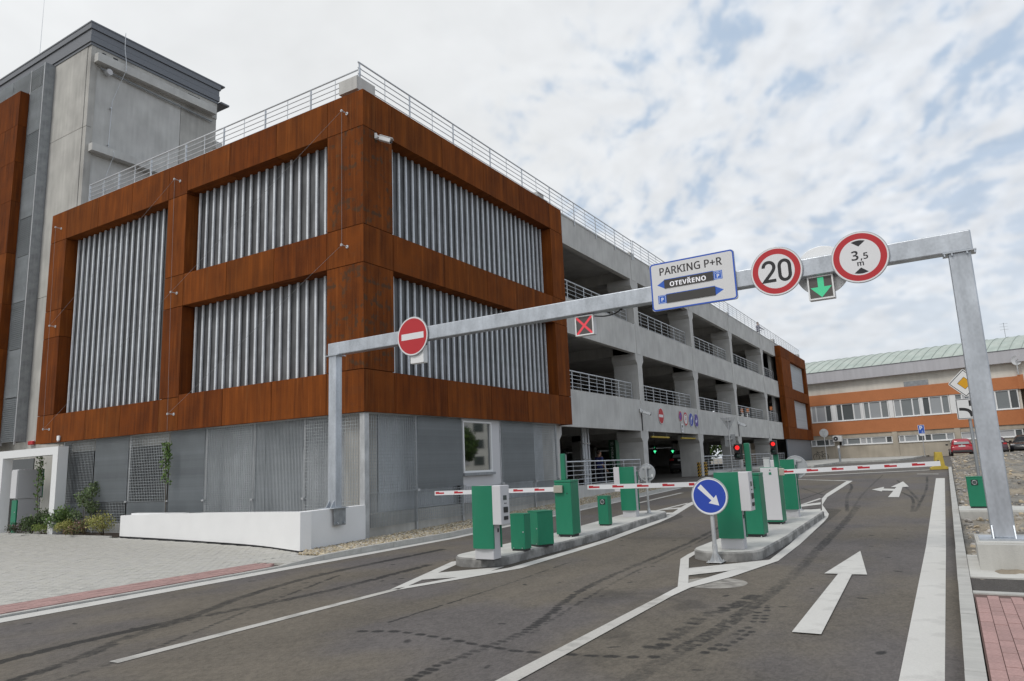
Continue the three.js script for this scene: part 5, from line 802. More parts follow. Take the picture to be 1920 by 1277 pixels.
// ---------------------------------------------------------------- orange office building at the end of the road
const office = thing('office_building', 'long office building with orange bands and curved green copper roof', 'building', [84, 0.95, -11.8], Math.atan2(-0.9765, -0.2154));
{
  const P = (n, g, m, p = office) => part(n, g, m, p);
  const beige = std({ map: rep(colTex(512, 512, (u, v) => { const k = 1 + 0.5 * (fbm(u * 6, v * 6, 6, 5) - 0.5) + 0.25 * (fbm(u * 30, v * 3, 30, 3, 3) - 0.5); return [0.41 * k, 0.37 * k, 0.31 * k]; }), 0.12), roughness: 0.95 });
  const orange = std({ map: rep(colTex(512, 512, (u, v) => { const k = 1 + 0.16 * (fbm(u * 8, v * 8, 8, 4) - 0.5) + 0.1 * (vn(u * 128, v * 128) - 0.5); return [0.47 * k, 0.18 * k, 0.075 * k]; }), 0.15), roughness: 0.9 });
  const upper = std({ map: rep(colTex(512, 512, (u, v) => { const k = 1 + 0.35 * (fbm(u * 7, v * 7, 7, 5) - 0.5) + 0.2 * (fbm(u * 40, v * 3, 40, 3, 3) - 0.5); return [0.6 * k, 0.58 * k, 0.53 * k]; }), 0.1), roughness: 0.95 });
  const fas = std({ map: rep(colTex(512, 512, (u, v) => { const k = 1 + 0.25 * (fbm(u * 40, v * 3, 40, 4, 3) - 0.5); return [0.44 * k, 0.44 * k, 0.47 * k]; }), 0.1), roughness: 0.7 });
  const copper = std({ map: rep(colTex(512, 512, (u, v) => { const k = 1 + 0.35 * (fbm(u * 7, v * 7, 7, 5) - 0.5) + 0.2 * (fbm(u * 4, v * 40, 4, 3, 40) - 0.5), t = fbm(u * 9 + 4, v * 9, 9, 4); return [mix(0.36, 0.42, t) * k, mix(0.425, 0.455, t) * k, mix(0.39, 0.42, t) * k]; }), 0.15), roughness: 0.85 });
  const U0 = -10, U1 = 18.6;
  P('wall', [bx(U0, U1, -0.3, 1.48, -0.3, 0), bx(U0, U1, 2.2, 2.62, -0.3, 0), bx(U0, 26, 7.06, 8.3, -1.0, -0.35), bx(U0, 26, -0.3, 9, -1.4, -1.1)], beige);
  P('upper_wall', bx(U0, 24, 7.02, 8.4, -0.3, -0.06), upper);
  P('orange_band', bx(U0, U1, 2.62, 4.0, -0.3, 0.1), orange); P('orange_band', bx(U0, U1, 5.86, 7.02, -0.3, 0.1), orange);
  P('orange_band', bx(U1 + 0.01, U1 + 0.6, 2.5, 3.95, -0.3, 0.5), orange); P('orange_band', bx(U1 + 0.01, U1 + 0.6, 5.8, 7.1, -0.3, 0.5), orange);
  P('fascia', bx(U0, 26, 8.3, 9.45, -0.5, 0.55), fas); P('flashing', bx(U0, 26, 9.451, 9.5, -0.5, 0.6), M.fascia);
  const pts = []; for (let i = 0; i <= 14; i++) { const a = i / 14; pts.push([0.3 - 9 * a, 9.5 + 2.2 * Math.sin(a * Math.PI / 2)]); } const rs = new THREE.Shape(); rs.moveTo(0.3, 9.5); pts.forEach(p => rs.lineTo(...p)); rs.lineTo(-8.7, 9.5);
  const rg = new THREE.ExtrudeGeometry(rs, { depth: 36, bevelEnabled: false, curveSegments: 1 }); rg.rotateY(-Math.PI / 2); rg.scale(1, 1, 1); // shape x -> z
  { const p = rg.attributes.position; for (let i = 0; i < p.count; i++) p.setX(i, p.getX(i) + 26); rg.computeVertexNormals(); }
  const roof = P('roof', rg, copper);
  for (let u = U0 + 0.4; u < 26; u += 0.93) { const q = pts.map(p => new THREE.Vector3(u, p[1] + 0.02, p[0] + 0.01)); part('seam', new THREE.TubeGeometry(new THREE.CatmullRomCurve3(q), 10, 0.028, 4), std({ color: rgb(0.34, 0.385, 0.355), roughness: 0.9 }), roof); }
  // upper windows between white piers
  const panes = [std({ color: rgb(0.34, 0.36, 0.38), roughness: 0.25 }), std({ color: rgb(0.22, 0.24, 0.25), roughness: 0.15 }), std({ color: rgb(0.45, 0.46, 0.48), roughness: 0.3 }), std({ color: rgb(0.1, 0.11, 0.115), roughness: 0.12 })];
  const win = (u0, u1, y0, y1, splits, z = 0.02, sill = true) => {
    const fr = [bx(u0, u1, y0, y0 + 0.08, z - 0.12, z), bx(u0, u1, y1 - 0.08, y1, z - 0.12, z), bx(u0, u0 + 0.09, y0 + 0.081, y1 - 0.081, z - 0.12, z), bx(u1 - 0.09, u1, y0 + 0.081, y1 - 0.081, z - 0.12, z)];
    const xs = [0, ...splits, 1].map(s => u0 + (u1 - u0) * s); for (let i = 1; i < xs.length - 1; i++) fr.push(bx(xs[i] - 0.06, xs[i] + 0.06, y0 + 0.081, y1 - 0.081, z - 0.12, z + 0.002));
    const w = P('window', fr, M.whiteGloss); for (let i = 0; i < xs.length - 1; i++) part('pane', bx(xs[i] + 0.05, xs[i + 1] - 0.05, y0 + 0.06, y1 - 0.06, z - 0.1, z - 0.07), panes[Math.floor(rand() * 10) % 4], w); if (sill) part('sill', bx(u0 - 0.02, u1 + 0.02, y0 - 0.06, y0 - 0.002, z - 0.1, z + 0.12), M.white, w);
  };
  P('pier_wall', bx(U0, U1, 4.0, 5.86, -0.3, -0.1), upper);
  for (const [a, b] of [[-8.6, -6.2], [-6, -3.4], [-3, -0.8], [-0.6, 1.6], [2.05, 4.62], [4.85, 7.28], [7.78, 10.2], [10.4, 12.8], [13.25, 15.5], [15.9, 18.4]]) win(a, b, 4.06, 5.84, rand() > 0.5 ? [0.24, 0.7] : [0.28, 0.72]);
  for (const u of [1.62, 4.64, 7.32, 10.22, 12.84, 15.52]) P('pier', bx(u, u + (u === 4.64 || u === 10.22 ? 0.19 : 0.41), 4.02, 5.84, -0.1, 0.04), M.white);
  for (const [a, b, s] of [[-6, -1.2, [0.25, 0.5, 0.75]], [-1.0, 1.5, [0.22, 0.78]], [2.22, 7.26, [0.12, 0.38, 0.5, 0.6, 0.88]], [7.84, 12.8, [0.11, 0.35, 0.48, 0.6, 0.86]], [13.33, 15.6, [0.4]], [16.2, 18.3, [0.7]]]) win(a, b, 1.5, 2.2, s, -0.04);
  for (const u of [1.52, 7.3, 12.85, 15.7]) P('pilaster', bx(u, u + 0.5, -0.3, 2.6, 0.001, 0.09), beige);
  P('wall_end', [bx(U1 + 0.62, 26, -0.3, 7.1, -0.3, 1.6)], upper); P('vent_box', bx(9.0, 11.2, 7.02, 7.55, -0.059, 0.02), M.galvDark);
}
const B2W = (u, y, z) => { const v = new THREE.Vector3(u, y, z).applyEuler(office.rotation).add(office.position); return [v.x, v.y, v.z]; };
{ const t = thing('air_conditioner', 'white air conditioner unit hung on the beige wall under the orange band', 'air conditioner', B2W(1.98, 2.0, 0.32), office.rotation.y); part('case', rb(0.9, 0.62, 0.34, 0, 0.2, 0, 0.03), M.whiteGloss, t); part('fan', [tube([-0.14, 0.2, 0.17], [-0.14, 0.2, 0.185], 0.25, 24)], M.dark, t); const r = new THREE.TorusGeometry(0.25, 0.02, 6, 24); r.translate(-0.14, 0.2, 0.18); part('grille', r, M.machineGrey, t); part('hub', tube([-0.14, 0.2, 0.18], [-0.14, 0.2, 0.2], 0.06, 12), M.white, t); part('bracket', [cb(0.04, 0.04, 0.45, -0.3, -0.13, -0.05), cb(0.04, 0.04, 0.45, 0.3, -0.13, -0.05)], M.galv, t); }
{ const t = thing('roof_aerial', 'thin television aerial on the ridge of the green roof', 'aerial', B2W(17.3, 11.3, -6)); part('mast', tube([0, 0, 0], [0, 1.7, 0], 0.02, 6), M.galvDark, t); for (const y of [1.0, 1.3, 1.6]) part('element', tube([0, y, -0.35], [0, y, 0.35], 0.012, 5), M.galvDark, t); }
{ const t = thing('satellite_dish', 'white satellite dish above the right end of the orange building', 'satellite dish', B2W(18.75, 7.12, 0.6), office.rotation.y + 0.5); const d = new THREE.SphereGeometry(0.9, 24, 10, 0, 6.2832, 0, 0.5); d.rotateX(-Math.PI / 2); d.translate(0, 1.3, 0.8); part('dish', d, std({ color: rgb(0.6, 0.61, 0.63), roughness: 0.5, side: THREE.DoubleSide }), t); part('mast', tube([0, 0, 0], [0, 1.25, 0], 0.05), M.galv, t); part('arm', tube([0, 1.25, 0], [0, 1.4, 0.55], 0.025), M.galv, t); }
// apartment block mirrored in the office window of the garage
{
  const t = thing('apartment_block', 'pale apartment block with rows of windows, seen mirrored in the garage window', 'building', [104, 0.9, 46], -2.55);
  part('wall', bx(-16, 16, -1, 22, -6, 0), std({ map: rep(concTex([0.66, 0.65, 0.62], 0.3, 77), 0.1), roughness: 0.9 }), t); part('roof', bx(-16.3, 16.3, 22.002, 22.5, -6.3, 0.3), M.fascia, t);
  const wg = mergeG([cb(1.9, 1.5, 0.08, 0, 0, 0.06)]); for (let f = 0; f < 7; f++) for (let i = 0; i < 11; i++) { const w = new THREE.Mesh(wg, i % 3 ? M.screen : M.machineGrey); w.name = numbered('window'); w.position.set(-13.8 + i * 2.76, 2 + f * 2.9, 0); t.add(w); }
}

// ---------------------------------------------------------------- foliage
function leaves(n, place, size, cols, seed) {
  const r = rng(seed), P = [], C = [], T = [], v = new THREE.Vector3(), e = new THREE.Euler(), A = [[0, 0, 0], [-0.32, 0.5, 0.06], [0, 1, -0.05], [0.32, 0.5, 0.06]];
  for (let i = 0; i < n; i++) { const p = place(r, i), s = size * (0.6 + 0.8 * r()); e.set(r() * 2.4 - 1.2, r() * 6.3, r() * 2.4 - 1.2); const q = A.map(a => v.set(a[0] * s, a[1] * s, a[2] * s).applyEuler(e).toArray().map((k, j) => k + p[j])); const c = cols[Math.floor(r() * cols.length)], k = 0.7 + 0.6 * r(); for (const j of [0, 1, 2, 0, 2, 3]) { P.push(...q[j]); C.push(c[0] * k, c[1] * k, c[2] * k); T.push(A[j][0], A[j][1]); } }
  const g = new THREE.BufferGeometry(); g.setAttribute('position', new THREE.Float32BufferAttribute(P, 3)); g.setAttribute('color', new THREE.Float32BufferAttribute(C, 3)); g.setAttribute('uv', new THREE.Float32BufferAttribute(T, 2)); g.computeVertexNormals(); return g;
}
const leafMat = new THREE.MeshPhysicalMaterial({ vertexColors: true, roughness: 0.7, side: THREE.DoubleSide });
function shrub(label, x, z, w0, h0, n, size, cols, seed, airy, flowers) {
  const w = w0 * 1.25, h = h0 * 1.12, t = thing('shrub', label, 'shrub', [x, 0.08, z]); const r0 = rng(seed + 5), blobs = []; const nb = airy ? 7 : 9; for (let i = 0; i < nb; i++) blobs.push([(r0() - 0.5) * w * 0.7, h * (airy ? 0.3 + 0.6 * i / nb : 0.3 + 0.45 * r0()), (r0() - 0.5) * w * 0.75, (airy ? 0.2 : 0.3) * (0.7 + 0.6 * r0())]);
  part('foliage', leaves(Math.round(n * 1.7), (r) => { const b = blobs[Math.floor(r() * nb)], a = r() * 6.3, c = r() * 2 - 1, R = b[3] * Math.min(w, h * 1.2) * Math.pow(r(), 0.4), s = Math.sqrt(1 - c * c); return [b[0] + R * s * Math.cos(a), Math.max(0.02, b[1] + R * c * 0.9), b[2] + R * s * Math.sin(a)]; }, size, cols, seed), leafMat, t);
  part('stem', blobs.slice(0, 5).map(b => tube([b[0] * 0.15, 0, b[2] * 0.15], [b[0], b[1], b[2]], 0.012, 5, 0.005)), std({ color: rgb(0.09, 0.065, 0.04), roughness: 0.9 }), t);
  if (flowers) part('flowers', leaves(flowers, (r) => { const b = blobs[Math.floor(r() * nb)]; return [b[0] + (r() - 0.5) * 0.25, b[1] + 0.06 + r() * 0.1, b[2] + (r() - 0.5) * 0.25]; }, 0.045, [[0.5, 0.25, 0.3], [0.55, 0.35, 0.36]], seed + 9), leafMat, t);
}
const gD = [[0.05, 0.085, 0.025], [0.07, 0.12, 0.03], [0.04, 0.06, 0.022]], gM = [[0.09, 0.16, 0.035], [0.12, 0.19, 0.045], [0.06, 0.11, 0.03]], gY = [[0.3, 0.3, 0.08], [0.24, 0.26, 0.06], [0.36, 0.33, 0.12]];
struct('planting_bed', drape([[12.1, -28.2], [12.1, -21.1], [13.1, -21.1], [13.1, -28.2]].map(p => p), 0.06), std({ map: rep(blockTex(0.05, 0.035, 0.025, 4), 2), roughness: 1 }));
{ const g = structGroup('bed_edging'); for (let z = -28.2; z < -21.2; z += 1) part('edging_stone', bx(12.02, 12.095, -0.05, 0.09, z, z + 0.99), M.kerb, g); }
shrub('dark low shrub with pink flowers at the left end of the bed', 12.35, -27.1, 0.75, 0.4, 420, 0.06, [[0.05, 0.06, 0.03], [0.08, 0.05, 0.04], [0.06, 0.08, 0.03]], 1, 0, 26);
shrub('small green bush just right of the pink-flowered shrub', 12.3, -26.25, 0.6, 0.5, 460, 0.06, gD, 2);
shrub('dark green bush in front of the left mesh screen', 12.6, -25.6, 0.7, 0.8, 560, 0.075, gD, 3);
shrub('low pale-green mound at the front edge of the bed', 12.22, -25.35, 0.65, 0.28, 460, 0.045, [[0.14, 0.2, 0.04], [0.18, 0.22, 0.05]], 4);
shrub('mid-green leafy bush left of the yellow shrubs', 12.55, -24.75, 0.75, 0.78, 620, 0.075, gM, 5, 0, 10);
shrub('yellowish low shrub below the tall airy bush', 12.28, -24.1, 0.75, 0.42, 620, 0.045, gY, 6);
shrub('tall airy grey-green bush rising in front of the mesh', 12.5, -23.45, 0.85, 1.55, 620, 0.075, [[0.1, 0.15, 0.06], [0.14, 0.18, 0.08], [0.08, 0.12, 0.05]], 7, 1);
shrub('reddish-green low shrub between the two yellow shrubs', 12.25, -23.0, 0.8, 0.42, 460, 0.05, [[0.16, 0.13, 0.05], [0.1, 0.13, 0.04], [0.2, 0.12, 0.08]], 8, 0, 12);
shrub('yellow-green shrub against the end of the white wall', 12.4, -22.2, 0.75, 0.62, 640, 0.05, gY, 10);
function vine(label, x, z, y0, y1, n, cols, seed) { const t = thing('climbing_vine', label, 'vine', [x, 0.08, z]); part('stem', curve([[0, 0, 0], [0.02, y0 * 0.7, 0.02], [-0.02, (y0 + y1) / 2, -0.02], [0.01, y1, 0]], 0.01), std({ color: rgb(0.1, 0.07, 0.04), roughness: 0.9 }), t); part('foliage', leaves(n, (r) => { const k = Math.pow(r(), 0.65), y = y0 + (y1 - y0) * k, s = 0.05 + 0.1 * Math.abs(Math.sin(y * 5.3 + seed)); return [(r() - 0.5) * s * 1.6, y, (r() - 0.5) * s * 2.2]; }, 0.085, cols, seed), leafMat, t); }
vine('climbing vine on the pale wall inside the white portal', 12.75, -27.0, 0.5, 2.6, 240, gM, 21);
vine('climbing vine on a steel cable in front of the mesh screens', 12.6, -19.5, 1.35, 2.6, 240, gM, 22);
function tree(label, x, z, h, w, seed, base) { const t = thing('tree', label, 'tree', [x, base, z]); part('trunk', [tube([0, -0.2, 0], [0.1, h * 0.45, 0], 0.16, 8, 0.09), tube([0.1, h * 0.4, 0], [w * 0.25, h * 0.75, 0.3], 0.07, 6, 0.02), tube([0.1, h * 0.4, 0], [-w * 0.25, h * 0.7, -0.3], 0.07, 6, 0.02)], std({ color: rgb(0.1, 0.08, 0.06), roughness: 0.95 }), t); const r0 = rng(seed), bl = []; for (let i = 0; i < 16; i++) bl.push([(r0() - 0.5) * w * 0.8, h * (0.38 + 0.5 * r0()), (r0() - 0.5) * w * 0.8, w * (0.14 + 0.1 * r0())]); part('crown', leaves(4200, (r) => { const b = bl[Math.floor(r() * 16)], a = r() * 6.3, c = r() * 2 - 1, R = b[3] * Math.pow(r(), 0.4), s = Math.sqrt(1 - c * c); return [b[0] + R * s * Math.cos(a), b[1] + R * c, b[2] + R * s * Math.sin(a)]; }, 0.42, gD.concat(gM), seed + 3), leafMat, t); }
tree('leafy tree glimpsed through the ground floor of the garage', 90, -23.5, 4.6, 8, 31, 0.5);
tree('leafy tree mirrored low in the garage window, nearer the kerb', 66, 24, 4.5, 5, 32, 0.9);
tree('leafy tree mirrored in the garage window, nearer the apartment block', 76, 31, 5.5, 6, 33, 0.9);

// ---------------------------------------------------------------- vehicles
function loft(st, n = 20) { // st: [x, halfwidth bottom, halfwidth top, y0, y1]; rounded sections
  const P = [], I = []; const ring = s => { const [x, hb, ht, y0, y1] = s, r = []; for (let i = 0; i < n; i++) { const a = i / n * 6.2832, c = Math.cos(a), q = Math.sin(a), e = 0.42, sx = Math.sign(c) * Math.pow(Math.abs(c), e), sy = Math.sign(q) * Math.pow(Math.abs(q), e), t = (sy + 1) / 2; r.push([x, y0 + (y1 - y0) * t, sx * (hb + (ht - hb) * t)]); } return r; };
  st.forEach(s => ring(s).forEach(p => P.push(...p)));
  for (let k = 0; k < st.length - 1; k++) for (let i = 0; i < n; i++) { const a = k * n + i, b = k * n + (i + 1) % n, c = a + n, d = b + n; I.push(a, b, c, b, d, c); }
  for (const [k, f] of [[0, 1], [st.length - 1, 0]]) { const s = st[k], o = P.length / 3; P.push(s[0], (s[3] + s[4]) / 2, 0); for (let i = 0; i < n; i++) { const a = k * n + i, b = k * n + (i + 1) % n; f ? I.push(o, b, a) : I.push(o, a, b); } }
  const g = new THREE.BufferGeometry(); g.setAttribute('position', new THREE.Float32BufferAttribute(P, 3)); g.setAttribute('uv', new THREE.Float32BufferAttribute(new Float32Array(P.length / 3 * 2), 2)); g.setIndex(I); g.computeVertexNormals(); return g;
}
const carGlass = std({ color: rgb(0.03, 0.035, 0.04), roughness: 0.06 });
function car(label, pos, ry, paint, L = 3.9, Hh = 1.47, W = 0.87) { // x forward, rear at x = 0
  const t = thing('parked_car', label, 'car', pos, ry), pm = new THREE.MeshPhysicalMaterial({ color: paint, roughness: 0.35, clearcoat: 1, clearcoatRoughness: 0.08, metalness: 0.1 });
  const k = Hh / 1.47;
  part('body', loft([[0.02, W * 0.86, W * 0.84, 0.34, 0.72 * k], [0.1, W * 0.98, W * 0.94, 0.24, 0.95 * k], [0.6, W, W * 0.95, 0.2, 0.97 * k], [1.6, W, W * 0.95, 0.2, 0.94 * k], [L - 1.2, W, W * 0.93, 0.2, 0.9 * k], [L - 0.4, W * 0.97, W * 0.88, 0.22, 0.8 * k], [L - 0.06, W * 0.85, W * 0.78, 0.3, 0.66 * k]]), pm, t);
  part('cabin', loft([[0.14, W * 0.88, W * 0.7, 0.86 * k, 1.3 * k], [0.4, W * 0.93, W * 0.7, 0.88 * k, 1.45 * k], [1.2, W * 0.93, W * 0.7, 0.88 * k, Hh], [2.0, W * 0.92, W * 0.69, 0.88 * k, 1.43 * k], [2.85, W * 0.9, W * 0.8, 0.86 * k, 0.95 * k]]), pm, t);
  const rw = prism([[-W * 0.66, 0], [W * 0.66, 0], [W * 0.56, 0.34 * k], [-W * 0.56, 0.34 * k]], 0.03, 0.012); rw.rotateY(-Math.PI / 2); rw.rotateZ(-0.3); rw.translate(0.12, 0.98 * k, 0); part('rear_window', rw, std({ color: rgb(0.3, 0.32, 0.33), roughness: 0.1 }), t);  // reflected sky put into the pale grey of the rear glass
  const ws = prism([[-W * 0.74, 0], [W * 0.74, 0], [W * 0.6, 0.7], [-W * 0.6, 0.7]], 0.02, 0.008); ws.rotateY(Math.PI / 2); ws.rotateZ(1.03); ws.translate(2.82, 0.95 * k, 0); part('windscreen', ws, carGlass, t);
  for (const s of [-1, 1]) {
    const sw = prism([[0.45, 0], [2.5, 0], [1.95, 0.4 * k], [0.6, 0.4 * k]], 0.03); sw.rotateX(-s * 0.27); sw.translate(0, 0.96 * k, s * (W * 0.885) - 0.015); part('side_window', sw, carGlass, t);
    part('tail_lamp', rb(0.07, 0.14, 0.28, 0.07, 0.86 * k, s * W * 0.74, 0.03), M.red, t); part('headlamp', rb(0.14, 0.13, 0.34, L - 0.26, 0.68 * k, s * W * 0.62, 0.04), M.machineLight, t);
    part('door_mirror', rb(0.1, 0.13, 0.2, 2.35, 0.99 * k, s * (W + 0.12), 0.04), M.black, t);
    for (const x of [0.62, L - 0.78]) { const w = part('wheel', tube([x, 0.3, s * (W - 0.19)], [x, 0.3, s * (W + 0.01)], 0.3, 24), M.black, t); part('rim', tube([x, 0.3, s * (W - 0.02)], [x, 0.3, s * (W + 0.018)], 0.2, 18), M.galv, w); }
  }
  part('number_plate', cb(0.012, 0.11, 0.5, 0.005, 0.82 * k, 0), M.white, t); part('rear_bumper', rb(0.14, 0.22, W * 1.7, 0.05, 0.38, 0, 0.05), M.dark, t); part('front_grille', rb(0.06, 0.2, W * 1.1, L - 0.06, 0.44, 0, 0.03), M.black, t); part('emblem', tube([0.03, 0.92 * k, 0], [0.0, 0.92 * k, 0], 0.05, 14), M.galv, t); return t;
}
car('red hatchback parked tail-first towards us by the beige wall', [72.5, 0.97, 1.05], 0.05, rgb(0.36, 0.012, 0.03));
car('dark purple car half hidden behind the right gantry post', [73.5, 0.99, 3.55], 0.05, rgb(0.05, 0.014, 0.03));
car('black car parked nose towards us at the right edge', [78.5, 0.97, 6.3], Math.PI - 0.25, rgb(0.012, 0.014, 0.018), 4.2, 1.6);
car('dark car standing in the unlit garage entrance', [46.5, 0.76, -15.2], 0.1, rgb(0.006, 0.006, 0.008), 4.2, 1.5, 0.9);
{ const t = thing('delivery_van', 'white van behind the black car at the right edge', 'van', [79.2, 0.97, 7.6], -0.2); part('body', loft([[0, 0.9, 0.86, 0.35, 2.25], [0.1, 1, 0.92, 0.28, 2.35], [3.6, 1, 0.92, 0.28, 2.35], [4.2, 1, 0.85, 0.3, 1.6], [5.2, 0.95, 0.85, 0.32, 1.15]]), M.whiteGloss, t); for (const s of [-1, 1]) { part('rear_door_window', cb(0.02, 0.5, 0.66, -0.002, 1.75, s * 0.42), carGlass, t); part('tail_lamp', cb(0.05, 0.4, 0.1, 0.01, 1.1, s * 0.84), M.red, t); for (const x of [0.9, 4.3]) { const w = part('wheel', tube([x, 0.34, s * 0.8], [x, 0.34, s * 1.01], 0.34, 20), M.black, t); part('rim', tube([x, 0.34, s * 0.99], [x, 0.34, s * 1.02], 0.22, 14), M.galv, w); } } }
{ const t = thing('steel_trestle', 'rusty steel trestle frame between the parked cars at right', 'trestle', [76.8, 0.98, 4.9], 0.3); const m = std({ color: rgb(0.06, 0.03, 0.025), roughness: 0.8 }); part('top_rail', [cb(0.12, 0.12, 1.7, 0, 0.95, 0)], m, t); part('lower_rail', cb(0.08, 0.08, 1.3, 0, 0.35, -0.1), m, t); for (const z of [-0.7, -0.2, 0.3]) part('leg', tube([0, 0.0, z], [0, 0.92, z], 0.05, 6), m, t); part('brace', tube([0.0, 0.9, 0.6], [0.2, 0.0, 1.3], 0.06, 6), m, t); }
{ const t = thing('bicycle', 'small dark bicycle leaning by the corner of the far grey wall', 'bicycle', [80.5, 0.96, -11.4], 1.2); for (const x of [-0.5, 0.5]) { const g = new THREE.TorusGeometry(0.33, 0.025, 6, 28); g.translate(x, 0.35, 0); part('wheel', g, M.black, t); } part('frame', [tube([-0.5, 0.35, 0], [-0.1, 0.4, 0], 0.02), tube([-0.1, 0.4, 0], [-0.2, 0.85, 0], 0.02), tube([-0.1, 0.4, 0], [0.38, 0.85, 0], 0.02), tube([-0.17, 0.78, 0], [0.38, 0.85, 0], 0.02), tube([0.5, 0.35, 0], [0.35, 0.95, 0], 0.02), tube([-0.5, 0.35, 0], [-0.17, 0.78, 0], 0.015)], M.dark, t); part('saddle', rb(0.24, 0.05, 0.12, -0.21, 0.9, 0, 0.02), M.black, t); part('handlebar', tube([0.34, 0.97, -0.25], [0.34, 0.97, 0.25], 0.016), M.dark, t); }

// ---------------------------------------------------------------- inside the entrance
{ const t = thing('pay_sign', 'tall green pay-point column with white vertical lettering in the garage', 'sign', [33.3, 0.42, -14.39]); part('column', cb(0.94, 2.3, 0.36, 0.48, 1.15, 0), M.green, t);
  const f = new THREE.PlaneGeometry(0.34, 2.28); f.rotateY(-Math.PI / 2); f.translate(0.007, 1.15, 0); part('face', f, std({ map: canvas(128, 858, c => { c.fillStyle = '#0b4a2e'; c.fillRect(0, 0, 128, 858); c.save(); c.translate(84, 30); c.rotate(Math.PI / 2); c.strokeStyle = '#dfe5e2'; c.lineWidth = 6; c.strokeRect(0, 2, 56, 56); c.fillStyle = '#e4e9e6'; c.font = 'bold 46px sans-serif'; c.fillText('P', 12, 48); c.font = 'bold 64px sans-serif'; c.translate(86, 52); c.scale(1.1, 1); c.fillText('POKLADNA', 0, 0); c.restore(); }), roughness: 0.5 }), t); }
{ const t = thing('pay_booth', 'grey glazed booth frame beside the first inner column', 'booth', [35.2, 0.44, -14.1]); part('panel', cb(0.9, 2.7, 0.06, 0.3, 1.35, -0.2), M.galvDark, t); for (const x of [0.75, 1.45]) part('post', cb(0.07, 2.7, 0.07, x, 1.35, 0.05), M.rail, t); part('infill', cb(0.62, 2.66, 0.03, 1.1, 1.35, 0.04), M.screen, t); }
{ const t = thing('pipe_bundle', 'bundle of pale vertical pipes behind the entrance railing', 'pipes', [28.9, 0.3, -13.9]); for (const [x, z, r] of [[0, 0, 0.07], [0.18, 0.02, 0.05], [0.34, -0.02, 0.07], [0.5, 0.04, 0.05]]) part('pipe', tube([x, 0, z], [x, 3.2, z], r, 12), M.rail, t); for (const y of [0.8, 1.5, 2.2]) part('clamp', cb(0.7, 0.05, 0.05, 0.25, y, 0.06), M.galv, t); }
[[45, 2.2, -16.45, 0.085, 'bright green signal at the left, hanging in the garage entrance'], [45, 2.16, -15.25, 0.085, 'bright green signal at the right, above the dark car in the garage'], [58, 2.72, -21.2, 0.05, 'faint green signal deep in the garage, left'], [58, 2.72, -18.6, 0.05, 'faint green signal deep in the garage, right']].forEach(([x, y, z, s, l], i) => { const t = thing('exit_signal', l, 'signal lamp', [x, y, z]); part('case', rb(0.06, s * 4, s * 4, 0.04, 0, 0, 0.01), M.black, t); part('glow', [cb(0.01, s * 2, s * 0.8, 0.005, 0, 0), cb(0.01, s * 0.8, s * 2, 0.004, s * 0.4, 0)], std({ color: rgb(0, 0.2, 0.08), emissive: rgb(0.08, 1, 0.4), emissiveIntensity: i < 2 ? 1.2 : 0.5 }), t); part('hanger', tube([0.05, s * 2, 0], [0.05, 3.55 - y, 0], 0.015, 6), M.dark, t); });

